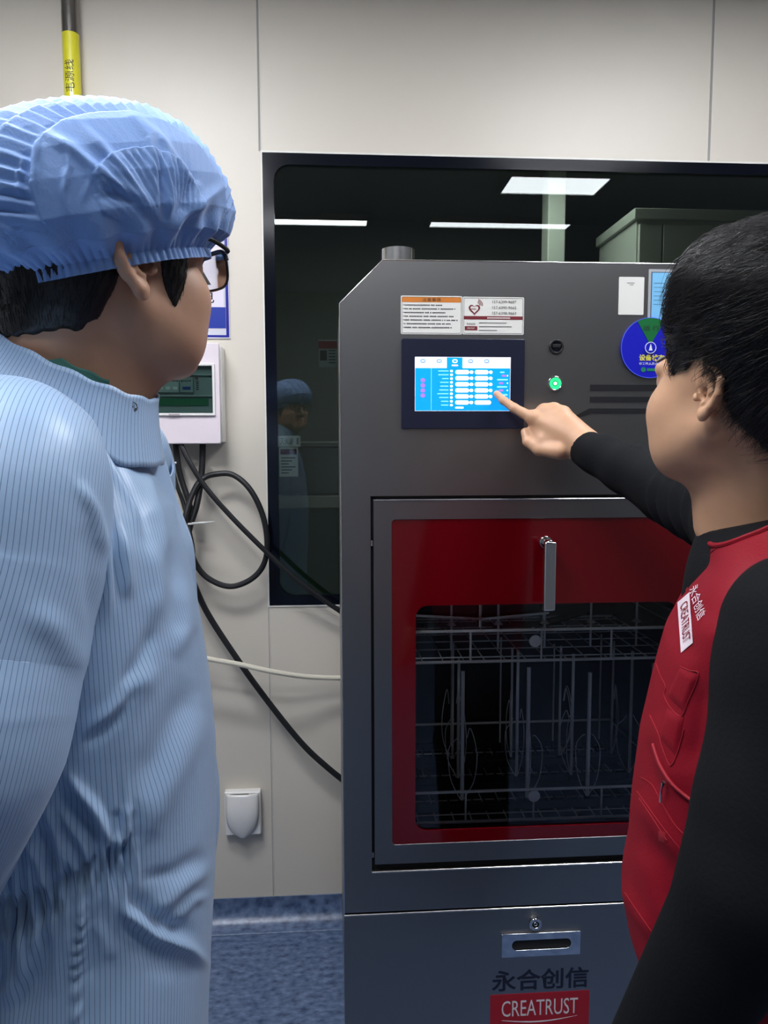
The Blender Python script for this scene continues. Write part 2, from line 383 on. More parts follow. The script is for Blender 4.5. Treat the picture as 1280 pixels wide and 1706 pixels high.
for k in range(6): b.box(x0+.006, x1-.008-.01*(k % 3), Yp-.0004, Yp, z1-.034-k*.009, z1-.031-k*.009, M_ink)
tag(b.build('notice_card'), 'white card with maroon heading and lines below the extinguisher plate', 'card')
x0, z1 = FPx(531, 566); x1, z0 = FPx(562, 612)
b = MB().box(x0, x1, Yp, Yp+.001, z0, z1, mat('paper_dim', (120, 124, 128), .6)).box(x0, x1, Yp-.0004, Yp, z1-.026, z1-.004, M_redink)
b.box(x0+.004, x0+.024, Yp-.0004, Yp, z0+.02, z0+.05, M_ink)
for k in range(5): b.box(x0+.03, x1-.005, Yp-.0004, Yp, z0+.012+k*.009, z0+.015+k*.009, M_ink)
tag(b.build('notice_card'), 'grey card with maroon heading and square emblem beside the machine edge', 'card')

# ================================================================== ceiling lamps
M_lamp = mat('lamp_diffuser', (245, 248, 255), .4, emit=LAMP)
M_lampdim = mat('slim_lamp_diffuser', (245, 248, 255), .4, emit=LAMP*.25)
M_lampmid = mat('left_lamp_diffuser', (245, 248, 255), .4, emit=LAMP*.9)
M_lampframe = mat('lamp_frame', (190, 190, 190), .4)
def lamp(x0, x1, y0, y1, label, m=None):
    c = empty('ceiling_light', ((x0+x1)/2, (y0+y1)/2, CEIL), label, 'lamp', 'ceiling lamps of the room')
    b = MB().box(x0-.02, x1+.02, y0-.02, y0, CEIL-.035, CEIL, M_lampframe).box(x0-.02, x1+.02, y1, y1+.02, CEIL-.035, CEIL, M_lampframe)
    b.box(x0-.02, x0, y0, y1, CEIL-.035, CEIL, M_lampframe).box(x1, x1+.02, y0, y1, CEIL-.035, CEIL, M_lampframe); b.build('frame', c)
    MB().box(x0, x1, y0, y1, CEIL-.03, CEIL-.02, m or M_lamp).build('diffuser', c)
lamp(.93, 1.45, .36, .62, 'ceiling lamp mirrored largest in the window above the machine', M_lampdim)
lamp(.62, 1.50, -.30, -.19, 'slim ceiling lamp mirrored in the window over the machine top', M_lampdim)
lamp(-.62, .22, -.30, -.19, 'slim ceiling lamp mirrored in the top left of the window', M_lampmid)
lamp(-1.0, -.3, 1.08, 1.34, 'ceiling lamp close to the window wall, above the distribution box')
lamp(.75, 1.45, 1.08, 1.34, 'ceiling lamp close to the window wall, above the washer')
lamp(-.92, -.40, .36, .62, 'ceiling lamp mirrored in the upper left corner of the window', M_lampmid)
lamp(-.2, 1.2, 3.45, 3.65, 'unseen lamp added to lighten the room beyond the window', mat('far_fill_diffuser', (235, 245, 240), .4, emit=15))  # added fill, hidden above the window top, to lift the far room

# ================================================================== glassware washer
X0 = FX(569.5, 1000); MC = .5*(FX(653, 1000)+FX(1162, 1000)); X1 = 2*MC-X0
ZT = FZ(700, 433); BACK = WALL_Y-.08
gx0 = FX(618.5, 1100); gx1 = 2*MC-gx0; gz1 = FZ(700, 826); gz0 = FZ(800, 1444)
W = empty('glassware_washer', (MC, (MY+BACK)/2, 0), 'tall stainless steel glassware washer with red glass door and touchscreen', 'washing machine')
cz = FZ(566, 505); cx = FX(638, 431)
zd = FZ(800, 1513.5)
# body: front sheet with door opening, sides, top, chamfered shoulder
b = MB()
out = [(X0, zd+.003), (X1, zd+.003), (X1, cz), (X1-(cx-X0), ZT), (cx, ZT), (X0, cz)]
hole = [(gx0, gz0), (gx1, gz0), (gx1, lerp(gz0, gz1, .5)), (gx1, gz1), (gx0, gz1), (gx0, lerp(gz0, gz1, .5))]
b.prism(out, MY, MY+.02, M_steel, hole)
b.prism([(X0, .1), (X0, cz), (cx, ZT), (X1-(cx-X0), ZT), (X1, cz), (X1, .1), (X1-.02, .1), (X1-.02, cz-.01), (X1-(cx-X0)-.01, ZT-.02), (cx+.01, ZT-.02), (X0+.02, cz-.01), (X0+.02, .1)], MY+.02, BACK, M_steel)
b.box(X0+.02, X1-.02, BACK-.01, BACK, .1, ZT-.02, M_steel)
b.build('body', W)
b = MB()   # bright folded edge along the top and shoulder
b.tube([(X0+.0005, MY+.001, zd), (X0+.0005, MY+.001, cz), (cx, MY+.001, ZT-.001), (X1-(cx-X0), MY+.001, ZT-.001), (X1-.0005, MY+.001, cz), (X1-.0005, MY+.001, zd)], .0016, M_steelbright, 8)
b.build('edge_trim', W)
b = MB()   # black gasket recess round the door
b.prism([(gx0, gz0), (gx1, gz0), (gx1, gz1), (gx0, gz1)], MY+.010, MY+.03, M_dark, [(gx0+.03, gz0+.03), (gx1-.03, gz0+.03), (gx1-.03, gz1-.03), (gx0+.03, gz1-.03)])
b.build('door_gasket', W)
MB().box(gx0, gx1, MY-.001, MY+.012, gz0-.0045, gz0-.002, M_steelbright).tube([(gx0, MY-.001, gz0-.0025), (gx1, MY-.001, gz0-.0025)], .0022, M_steelbright, 10).build('sill_strip', W)
# drawer / lower panel
dr = MB().box(X0, X1, MY-.001, MY+.02, .12, zd-.003, M_steel).build('lower_door', W)
MB().box(X0, X1, MY, MY+.01, zd-.003, zd-.001, M_steelbright).tube([(X0, MY-.0005, zd-.0028), (X1, MY-.0005, zd-.0028)], .0021, M_steelbright, 10).build('edge_strip', dr)
b = MB(); lx, lz = FX(902), FZ(902, 1535)
b.disc_y(lx, lz, .0145, MY-.012, MY, M_chrome, 32, .008); b.disc_y(lx, lz, .008, MY-.008, MY, M_dark, 24); b.disc_y(lx, lz, .005, MY-.011, MY, M_chrome, 20, .0025)
b.build('lock', dr, bevel=.0015)
hx0, hx1, hz0, hz1 = FX(835.5, 1570), FX(966, 1570), FZ(900, 1590), FZ(900, 1551.5)
b = MB(); hm = (hz0+hz1)/2; slot = rrect(hx0+.024, hx1-.022, hm-.012, hm+.012, .0115)
o4 = rrect(hx0, hx1, hz0, hz1, .001); b.prism(o4, MY-.006, MY, M_chrome, slot); b.prism(slot, MY-.0015, MY-.0005, M_dark)
b.build('recessed_handle', dr, bevel=.001)
M_navy = mat('navy_print', (16, 18, 40), .5); M_redsticker = mat('red_sticker', (158, 14, 28), .4); M_letter = mat('pale_letter', (214, 206, 206), .5)
lx0, lx1 = FX(817, 1650), FX(982, 1650); zc0, zc1 = FZ(900, 1648), FZ(900, 1613)
MB().text('永合创信', (lx0+lx1)/2, (zc0+zc1)/2, (lx1-lx0)*.975, zc1-zc0, MY-.001, M_navy, bold=.022).build('maker_name', dr)
rz1, rz0 = FZ(900, 1653), FZ(900, 1706)-.006
b = MB().box(lx0, lx1, MY-.0015, MY-.0008, rz0, rz1, M_redsticker)
b.text('CREATRUST', (lx0+lx1)/2, lerp(rz1, rz0, .42), (lx1-lx0)*.77, (rz1-rz0)*.46, MY-.0016, M_letter)
sw = []
for k in range(21):
    t = k/20; sw.append((t, -.010*math.sin(math.pi*t)+.004*t))
xs = [lerp(lx0, lx1, .12+.76*t) for t, _ in sw]; zz = lerp(rz1, rz0, .76)
b.prism([(x, zz+s[1]) for x, s in zip(xs, sw)]+[(x, zz+s[1]*.72+.0007) for x, s in list(zip(xs, sw))[::-1]], MY-.0018, MY-.0014, M_letter)
b.build('maker_badge', dr)
MB().box(X0+.02, X1-.02, MY+.03, BACK-.03, 0, .12, M_dark).build('plinth', W)
# top exhaust collar and bolts
cxp = P(663, 430, 1.78)
b = MB()
b.tube([(cxp.x, 1.78, ZT-.02), (cxp.x, 1.78, P(663, 417, 1.78).z)], .0385, M_steelbright, 40)
for k in (-.012, -.003): b.cyl((cxp.x+k, 1.735, ZT+.006), (cxp.x+k, 1.745, ZT+.006), .004, M_chrome, 12)
b.build('exhaust_collar', W)
for px in (778, 783, 1057): MB().tube([(FX(px, 433), MY+.03, ZT), (FX(px, 433), MY+.03, ZT+.004)], [.005, .003], M_chrome, 12).build('bolt', W)
# ---- door
dx0 = FX(623.5, 1100); dx1 = 2*MC-dx0; dz1 = FZ(700, 832); dz0 = FZ(800, 1432)
wx0, wx1 = FX(692.5, 1200), FX(1122, 1200); wz1, wz0 = FZ(900, 1005.5), FZ(900, 1376)
rx0, rx1 = FX(653, 1100), FX(1162, 1100); rz1_, rz0_ = FZ(800, 864), FZ(800, 1400.5)
D = MB().prism(rrect(dx0, dx1, dz0, dz1, .001), MY-.004, MY+.014, M_steel, rrect(rx0, rx1, rz0_, rz1_, .008)).build('door', W, bevel=.0008)
MB().tube([(dx0, MY-.004, dz1-.0007), (dx1, MY-.004, dz1-.0007)], .0017, M_steelbright, 6).build('top_edge', D)
MB().prism(rrect(rx0, rx1, rz0_, rz1_, .008), MY-.002, MY+.002, M_red, rrect(wx0, wx1, wz0, wz1, .026)).build('red_border', D)
G_door = glass_mat('door_glass', (.96, .97, .97), 1.42)
MB().prism(rrect(rx0+.001, rx1-.001, rz0_+.001, rz1_-.001, .008), MY+.0022, MY+.006, G_door).build('glass_pane', D)
for z in (FZ(620, 905), FZ(620, 1425)): MB().cyl((gx0+.003, MY+.003, z-.006), (gx0+.003, MY+.003, z+.006), .003, M_steelbright, 12).build('hinge', D)
# handle
h = P(909, 903, MY-.004); hb = MB()
hb.disc_y(h.x, h.z, .0135, MY-.009, MY-.002, M_chrome, 36)
hb.tube([(h.x, MY-.005, h.z), (h.x, MY-.045, h.z)], .009, M_chrome, 24)
hy = MY-.05; t0 = P(917, 903, hy); t1 = P(917, 1017, hy)
hb.build('handle_mount', D, bevel=.001)
hb = MB().prism(rrect(t0.x-.0125, t0.x+.0125, t1.z, t0.z, .003), hy-.006, hy+.006, M_chrome).build('door_handle', D, bevel=.0025)
# ---- chamber
ch0, ch1, cz0, cz1 = gx0+.03, gx1-.03, gz0+.03, gz1-.03; CB = BACK-.04
b = MB()
for args in ((ch0-.004, ch0, MY+.03, CB, cz0, cz1), (ch1, ch1+.004, MY+.03, CB, cz0, cz1), (ch0, ch1, MY+.03, CB, cz0-.004, cz0), (ch0, ch1, MY+.03, CB, cz1, cz1+.004), (ch0, ch1, CB, CB+.004, cz0, cz1)): b.box(*args, M_interior)
b.build('wash_chamber', W)
for z in (wz1-.05, wz0+.05):
    for x in (ch0+.01, ch1-.01): MB().box(x-.008, x+.008, MY+.05, CB-.02, z-.004, z+.004, M_steelbright).build('rack_rail', W)
# spray arms up in the chamber
for k, (px, py, yy) in enumerate(((800, 1030, 1.80), (905, 1040, 1.98))):
    c = P(px, py, yy); a = .5*k
    arm = MB()
    for s in (-1, 1):
        dxy = Vector((math.cos(a), math.sin(a), 0)); nn = Vector((-math.sin(a), math.cos(a), 0))
        p0 = Vector((c.x, yy, c.z)); e = p0+dxy*s*.17
        arm.add([p0+nn*.022, p0-nn*.022, e-nn*.012+Vector((0, 0, .01)), e+nn*.012+Vector((0, 0, .01)), p0+nn*.022+Vector((0, 0, .006)), p0-nn*.022+Vector((0, 0, .006)), e-nn*.012+Vector((0, 0, .016)), e+nn*.012+Vector((0, 0, .016))],
                [(0, 1, 2, 3), (7, 6, 5, 4), (0, 4, 5, 1), (1, 5, 6, 2), (2, 6, 7, 3), (3, 7, 4, 0)], M_steelbright)
    arm.cyl((c.x, yy, c.z-.02), (c.x, yy, cz1), .008, M_steelbright); arm.build('spray_arm', W)
# ---- control panel
sx0, sx1, sz0, sz1 = FX(668.5, 640), FX(873, 640), FZ(770, 714.5), FZ(770, 565)
TS = MB().prism(rrect(sx0, sx1, sz0, sz1, .004), MY-.006, MY, mat('navy_screen_bezel', (22, 26, 46), .35)).build('touchscreen', W, bevel=.0012)
tx0, tx1, tz0, tz1 = FX(691.5, 640), FX(849, 640), FZ(770, 684.5), FZ(770, 596)
E_blue = mat('screen_blue', (8, 140, 235), .3, emit=.95); E_white = mat('screen_white', (238, 240, 255), .3, emit=1.05); E_pink = mat('screen_pink', (240, 196, 226), .3, emit=.95)
E_cyan = mat('screen_pale_blue', (120, 205, 250), .3, emit=1.0); E_mag = mat('screen_magenta', (150, 110, 200), .3, emit=.9); E_bl2 = mat('screen_icon_blue', (70, 130, 225), .3, emit=.9)
sy = MY-.0062
def S(u, v): return lerp(tx0, tx1, u), lerp(tz1, tz0, v)
b = MB()
def sq(u0, u1, v0, v1, m, k=1, r=0):
    (xa, za), (xb, zb) = S(u0, v1), S(u1, v0); y = sy-.0002*k
    if r: b.prism(rrect(xa, xb, za, zb, min((zb-za), (xb-xa))*.48, 4), y, y+.0001, m)
    else: b.box(xa, xb, y, y+.0001, za, zb, m)
b.box(tx0-.0006, tx1+.0006, sy-.0001, sy+.0002, tz0-.0006, tz1+.0006, E_white)
sq(0, 1, 0, .2, E_white); sq(0, 1, .2, 1, E_blue); sq(.33, .495, 0, .21, E_blue, 2)
for u in (.08, .25, .415, .58, .75):
    m = E_white if abs(u-.415) < .01 else E_bl2
    sq(u-.028, u+.028, .035, .105, m, 3, 1); sq(u-.018, u+.018, .055, .085, E_blue if m is E_white else E_white, 4, 1); sq(u-.035, u+.035, .135, .165, E_pink, 3, 1)
sq(.92, .97, .07, .09, E_pink, 3); sq(.165, .17, .21, .99, E_cyan, 3)
for k in range(4): sq(.055, .105, .39+.095*k, .47+.095*k, E_mag, 3, 1)
for k in range(10):
    v = .255+.071*k; sq(.365, .395, v-.022, v+.022, E_white, 3, 1); sq([.24, .24, .28, .26, .26, .25, .23, .25, .27, .27][k], .35, v-.01, v+.01, E_cyan, 3, 1)
for k in range(6):
    v = .275+.114*k; sq(.42, .565, v-.04, v+.04, E_white, 3, 1); sq(.44, .545, v-.018, v+.018, E_pink, 4, 1); sq(.57, .61, v-.03, v+.03, E_white, 3, 1)
    sq(.625, .77 if k < 5 else .8, v-.04, v+.04, E_white, 3, 1); sq(.645, .75, v-.018, v+.018, E_pink, 4, 1)
    if k < 5: sq(.775, .812, v-.03, v+.03, E_white, 3, 1)
for v, u0, u1 in ((.275, .89, .94), (.415, .86, .975), (.55, .86, .97), (.70, .88, .975)):
    sq(u0, u1, v-.014, v+.014, E_cyan, 3, 1); sq(u0+.02, u0+.07, v+.045, v+.085, E_mag, 3, 1); sq(.965, .978, v+.05, v+.08, E_white, 3, 1)
sq(.42, .51, .925, .96, E_white, 3, 1)
b.build('display', TS)
# caution sticker
def sticker(px0, px1, py0, py1, name, fn, r=.003, base=None, parent=None):
    xa, xb, za, zb = FX(px0, (py0+py1)/2), FX(px1, (py0+py1)/2), FZ((px0+px1)/2, py1), FZ((px0+px1)/2, py0)
    b = MB().prism(rrect(xa, xb, za, zb, r, 4), MY-.0008, MY, base or M_plate); fn(b, xa, xb, za, zb); return b.build(name, parent or W)
def frame_line(b, xa, xb, za, zb, i, t, m, y=MY-.0011):
    b.prism(rrect(xa+i, xb-i, za+i, zb-i, .002, 4), y, MY-.0007, m, rrect(xa+i+t, xb-i-t, za+i+t, zb-i-t, .0016, 4))
M_orange = mat('orange_print', (204, 120, 40), .5)
def st1(b, xa, xb, za, zb):
    frame_line(b, xa, xb, za, zb, .0022, .0006, M_ink)
    b.box(xa+.0026, xb-.0026, MY-.001, MY-.0007, zb-.0135, zb-.0025, M_orange)
    b.text('注意事项', (xa+xb)/2, zb-.008, .040, .0068, MY-.0011, M_ink)
    r = random.Random(3)
    for k in range(7):
        z = zb-.0195-k*.0078; x = xa+.005; end = lerp(xa, xb, [.66, .9, .72, .86, .94, .8, .83][k]); b.box(x, x+.0018, MY-.0011, MY-.0007, z-.0005, z+.0012, M_ink); x += .003
        while x < end:
            l = .0016+.0008*r.random(); b.box(x, x+l, MY-.0011, MY-.0007, z-.0011-.0003*r.random(), z+.0011+.0003*r.random(), M_ink); x += l+.0008+(.002 if r.random() < .12 else 0)
sticker(668, 770, 493, 557, 'caution_sticker', st1)
def arc2(b, cx, cz, r, w, a0, a1, m, y=MY-.0012):
    n = 14; A = [math.radians(lerp(a0, a1, k/n)) for k in range(n+1)]
    b.prism([(cx+r*math.cos(a), cz+r*math.sin(a)) for a in A]+[(cx+(r-w)*math.cos(a), cz+(r-w)*math.sin(a)) for a in A[::-1]], y, MY-.0007, m)
def st2(b, xa, xb, za, zb):
    frame_line(b, xa, xb, za, zb, .0022, .0006, M_ink)
    hx, hz = lerp(xa, xb, .19), lerp(zb, za, .33)
    def hp(s, n=24):
        o = []
        for k in range(n):
            t = 2*math.pi*k/n; o.append((hx+s*16*math.sin(t)**3/16, hz+s*(13*math.cos(t)-5*math.cos(2*t)-2*math.cos(3*t)-math.cos(4*t))/16))
        return o
    b.prism(hp(.0125)[::-1], MY-.0012, MY-.0007, M_redink, [(p[0], p[1]+.0006) for p in hp(.0088)[::-1]])
    b.box(hx-.008, hx+.004, MY-.0012, MY-.0007, hz-.0002, hz+.0012, M_redink)
    for k, r in enumerate((.006, .009, .012)): arc2(b, hx+.006, hz+.009, r, .0013, -10, 80, M_redink)
    for k, t in enumerate(('157-6399-9607', '157-6395-9665', '157-6398-9663')):
        b.text(t, lerp(xa, xb, .675), lerp(zb, za, .13+.15*k), .052, .0058, MY-.0011, M_ink)
    b.box(xa+.0028, xb-.0028, MY-.0011, MY-.0007, lerp(zb, za, .60), lerp(zb, za, .51), M_redink)
    for k in range(18): b.box(lerp(xa, xb, .4)+k*.0028, lerp(xa, xb, .4)+k*.0028+.002, MY-.0014, MY-.001, lerp(zb, za, .575), lerp(zb, za, .54), M_plate)
    b.text('永合创信', lerp(xa, xb, .135), lerp(zb, za, .72), .019, .005, MY-.0011, M_ink)
    b.box(lerp(xa, xb, .035), lerp(xa, xb, .24), MY-.0011, MY-.0007, lerp(zb, za, .89), lerp(zb, za, .78), M_redink)
    b.text('CREATRUST', lerp(xa, xb, .137), lerp(zb, za, .835), .0165, .003, MY-.0012, M_plate)
    for k, e in enumerate((.72, .8, .56)):
        x = lerp(xa, xb, .27); z = lerp(zb, za, .69+.1*k)
        while x < lerp(xa, xb, e): b.box(x, x+.0016, MY-.0011, MY-.0007, z-.0009, z+.0009, M_ink); x += .0023
sticker(771, 873, 495, 557.5, 'service_sticker', st2)
def st3(b, xa, xb, za, zb):
    for k in range(7): b.box(lerp(xa, xb, .32)+k*.0024, lerp(xa, xb, .32)+k*.0024+.0016, MY-.0011, MY-.0007, zb-.0135, zb-.0122, M_ink)
    for k in range(3): b.box(lerp(xa, xb, .42)+k*.003, lerp(xa, xb, .42)+k*.003+.0022, MY-.0011, MY-.0007, zb-.0172, zb-.0162, M_ink)
sticker(1031, 1073, 461.5, 524.5, 'asset_label', st3, .002)
def st4(b, xa, xb, za, zb):
    b.box(xa+.006, xb-.006, MY-.0012, MY-.0007, za+.006, zb-.006, mat('navy_line', (20, 30, 70), .5))
    b.box(xa+.0075, xb-.0075, MY-.0015, MY-.001, za+.0075, zb-.0075, mat('sky_blue_card', (120, 186, 226), .5))
    b.text('设备卡', lerp(xa, xb, .5), zb-.016, .04, .010, MY-.0017, M_ink)
    for k in range(6): b.box(xa+.012, xb-.012, MY-.0017, MY-.001, zb-.03-k*.009, zb-.0293-k*.009, M_ink)
sticker(1080, 1165, 449, 545, 'card_sleeve', st4, .002, mat('clear_sleeve', (168, 170, 172), .25))
# buttons and vent slots
kx, kz = FX(927, 578), FZ(927, 578)
b = MB().disc_y(kx, kz, .0155, MY-.004, MY, M_blackplastic, 36, .0115); b.disc_y(kx, kz, .0115, MY-.002, MY, M_black, 30); b.box(kx-.009, kx+.009, MY-.004, MY-.001, kz-.002, kz+.005, M_blackplastic)
b.build('key_switch', W, bevel=.0007)
kx, kz = FX(925, 639), FZ(925, 639)
B_ = MB().disc_y(kx, kz, .0158, MY-.004, MY, M_chrome, 36, .0128).build('power_button', W, bevel=.0008)
E_green = mat('green_led', (40, 225, 120), .3, emit=1.3); E_mint = mat('mint_led', (190, 255, 225), .3, emit=1.6); M_grn = mat('green_lens', (10, 150, 80), .3, emit=.6)
b = MB().disc_y(kx, kz, .0128, MY-.003, MY, E_green, 32, .0065); b.disc_y(kx, kz, .0065, MY-.002, MY, M_grn, 24, .0038); b.disc_y(kx, kz, .0038, MY-.0032, MY, E_mint, 20); b.build('lit_ring', B_)
M_slot = mat('dark_vent_slot', (16, 16, 20), .5)
for a, c_ in ((641, 651), (661, 670)):
    MB().prism([(FX(983.5, 646), FZ(1000, c_)), (FX(1180, 646), FZ(1000, c_)), (FX(1180, 646), FZ(1000, a)), (FX(983.5, 646), FZ(1000, a))], MY-.001, MY, M_slot).build('vent_slot', W)
q = lambda px, py: (FX(px, py), FZ(px, py))
MB().prism([q(950, 697), q(960, 697), q(984, 689), (FX(1180), FZ(984, 689)), (FX(1180), FZ(984, 680.5)), q(982, 680.5)], MY-.001, MY, M_slot).build('vent_slot', W)
# round status sign
rx, rz = FX(1082, 581), FZ(1082, 580); r = FX(1082, 580)-FX(1033.5, 580)
S_ = empty('status_sign', (rx, MY, rz), 'round blue status sign with green wedge on the machine front', 'sign')
M_sblue = mat('status_blue', (22, 26, 178), .35); M_sgreen = mat('status_green', (14, 104, 52), .4); M_syel = mat('yellow_ink', (236, 224, 60), .5); M_swhite = mat('white_ink', (230, 234, 240), .5); M_edge = mat('sign_edge', (90, 110, 235), .3)
b = MB().disc_y(rx, rz, r, MY-.005, MY-.0012, M_sblue, 56); b.disc_y(rx, rz, r, MY-.0056, MY-.0045, M_edge, 56, r-.0012); b.build('dial', S_)
A = [math.radians(62+56*k/12) for k in range(13)]
b = MB().prism([(rx, rz+.006)]+[(rx+(r-.0016)*math.cos(a), rz+(r-.0016)*math.sin(a)) for a in A], MY-.0056, MY-.0048, M_sgreen)
b.text('运 行', rx+.001, rz+.042, .036, .011, MY-.0057, M_ink); b.build('status_wedge', S_)
b = MB().text('设备状态', rx+.004, rz-.021, .056, .0135, MY-.0051, M_syel, bold=.02); b.text('非工作人员请勿动', rx+.004, rz-.034, .056, .006, MY-.0051, M_swhite)
b.disc_y(rx-.018+.004, rz-.047, .0055, MY-.0056, MY-.005, mat('sign_green_print', (20, 120, 90), .5), 20); b.box(rx-.006, rx+.03, MY-.0055, MY-.005, rz-.050, rz-.044, MATS['sign_green_print']); b.build('sign_lettering', S_)
b = MB().disc_y(rx, rz, .0125, MY-.0075, MY-.005, M_sblue, 30); b.disc_y(rx, rz, .0125, MY-.0078, MY-.0072, M_swhite, 30, .0112); b.prism([(rx-.004, rz-.006), (rx+.004, rz-.006), (rx, rz+.009)], MY-.008, MY-.0074, M_swhite); b.build('dial_knob', S_)

# ================================================================== racks inside the washer
M_wire = mat('rack_wire', (244, 246, 247), .3, .15)
def rack(z_lo, z_hi, zr, label, nx, name='wash_rack', front=1.69, back=2.12):
    R_ = empty(name, (MC, (front+back)/2, z_lo), label, 'rack', 'racks inside the washer')
    a0, a1 = ch0+.02, ch1-.02
    b = MB()
    for z in (z_lo, z_hi): b.tube([(a0, front, z), (a1, front, z), (a1, back, z), (a0, back, z)], .0038, M_wire, 8, closed=True)
    b.build('frame', R_)
    for px in zr:
        x = FX(px, 1100, front); MB().cyl((x, front, z_lo), (x, front, z_hi), .0026, M_wire, 8).build('upright', R_)
    b = MB()
    for k in range(nx): x = lerp(a0, a1, (k+.5)/nx); b.tube([(x, front, z_lo), (x, back, z_lo)], .0016, M_wire, 6)
    for k in range(6): y = lerp(front, back, (k+.5)/6); b.tube([(a0, y, z_lo), (a1, y, z_lo)], .0016, M_wire, 6)
    b.build('wire_floor', R_)
    return R_
FR = 1.69
zU1, zU0 = FZ(800, 1051, FR), FZ(800, 1102, FR); zL1, zL0 = FZ(800, 1318, FR), FZ(800, 1368, FR)
U = rack(zU0, zU1, (784, 902, 1018), 'upper wire wash rack behind the door glass', 14)
L = rack(zL0, zL1, (778, 893, 1008), 'lower wire wash rack behind the door glass', 16)
for R_, pz, px in ((U, 1068, 892), (L, 1326, 890)):
    c = P(px, pz, FR-.004); MB().disc_y(c.x, c.z, .0145, FR-.006, FR-.003, M_wire, 28).build('tag_disc', R_, bevel=.0008)
rr = random.Random(5)
for row, (yy, zt, rad) in enumerate(((1.74, 1118, .0050), (1.86, 1090, .0040), (1.98, 1075, .0034), (2.08, 1068, .0026))):
    for k in range(5):
        x = lerp(ch0+.05+.01*row, ch1-.06, k/4)+rr.uniform(-.008, .008); z1 = FZ(800, zt+rr.uniform(-8, 8), yy)
        S1 = MB().cyl((x, yy, zL0+.004), (x, yy, z1), rad, M_wire, 10)
        S1.cyl((x, yy, zL0+.004), (x, yy, zL0+.03), rad*1.8, M_dark, 10)
        o = S1.build('injector_nozzle', L)
        if row < 3:
            for s in (-1, 1):
                a = rr.uniform(0, 3); dx, dy = math.cos(a)*s, math.sin(a)*s*.5
                MB().tube(spline([(x+dx*.004, yy, zL0+.03), (x+dx*.03, yy+dy*.03, zL0+.08), (x+dx*.036, yy+dy*.04, zL0+.15), (x+dx*.02, yy+dy*.02, zL0+.20+rr.uniform(-.03, .03)), (x+dx*.012, yy, zL0+.185)], 6), .0011, M_wire, 6).build('wire_support', o)
for k in range(6):   # fins hanging under the upper rack
    x = lerp(ch0+.06, ch1-.08, k/5); MB().cyl((x, 1.80, zU0), (x, 1.80, cz1-.03), .003, M_wire, 8).tube([(x, 1.80, zU1-.012), (x, 1.80, zU1-.004)], [.012, .004], M_wire, 16).build('rinse_jet', U)
for k, y in enumerate((1.78, 1.92, 2.05)):
    T = empty('spindle_tray', (MC, y, zL0), ['front', 'middle', 'rear'][k]+' black slotted tray lying on the lower wash rack', 'tray')
    b = MB(); z = zL0+.006
    b.box(ch0+.04, ch1-.04, y-.052, y-.048, z, z+.02, M_blackplastic).box(ch0+.04, ch1-.04, y+.048, y+.052, z, z+.02, M_blackplastic).box(ch0+.04, ch0+.044, y-.05, y+.05, z, z+.02, M_blackplastic).box(ch1-.044, ch1-.04, y-.05, y+.05, z, z+.02, M_blackplastic); b.build('rim', T)
    b = MB()
    for j in range(22): x = lerp(ch0+.05, ch1-.05, j/21); b.box(x-.0022, x+.0022, y-.048, y+.048, z, z+.004, M_blackplastic)
    b.build('slatted_base', T)

# ================================================================== things on the wall
# conduit with yellow power label
Yc = WALL_Y-.03
pc = lambda py: P(.5*((100.5+128.5)+(107+135)*1)/1 if False else np.interp(py, [0, 157], [115.5, 121]), py, Yc)
xt = P(116, 0, Yc).x; xb = P(121, 157, Yc).x; xp = (xt+xb)/2; rp = (P(129.5, 0, Yc).x-P(101.5, 0, Yc).x)/2
C_ = empty('power_conduit', (xp, Yc, 1.62), 'steel conduit with yellow power label rising up the wall', 'conduit')
M_pipe = mat('galvanized_pipe', (150, 145, 140), .22, 1)
zl1 = P(118, 58, Yc).z; zj = P(118, 21, Yc).z; zend = P(118, 571, WALL_Y-.04).z-.004
MB().cyl((xp, Yc, zend), (xp, Yc, CEIL), rp*.97, M_pipe, 32).build('pipe', C_)
MB().cyl((xp, Yc, zl1+.001), (xp, Yc, zj), rp, M_pipe, 32).build('coupling', C_)
M_yellow = mat('yellow_label', (222, 214, 40), .35, coat=.4)
b = MB().cyl((xp, Yc, zl1-.33), (xp, Yc, zl1), rp*1.005, M_yellow, 32)
fake = MB().text('电源线', 0, 0, .085, .026, 0, M_ink, rot=math.pi/2)
zc = P(118, 132, Yc).z
vs = []
for x, y, z in fake.v:
    a = (x-.001)/rp; vs.append((xp+rp*1.02*math.sin(a), Yc-rp*1.02*math.cos(a), zc+z))
b.add(vs, fake.f, M_ink); b.build('yellow_label', C_)
for z in (2.45, 1.75): MB().tube([(xp-rp-.012, WALL_Y-.004, z), (xp-rp-.002, WALL_Y-.01, z), (xp-rp*.8, Yc-rp*.75, z), (xp, Yc-rp-.002, z), (xp+rp*.8, Yc-rp*.75, z), (xp+rp+.002, WALL_Y-.01, z), (xp+rp+.012, WALL_Y-.004, z)], .003, M_pipe, 8).build('pipe_clip', C_)
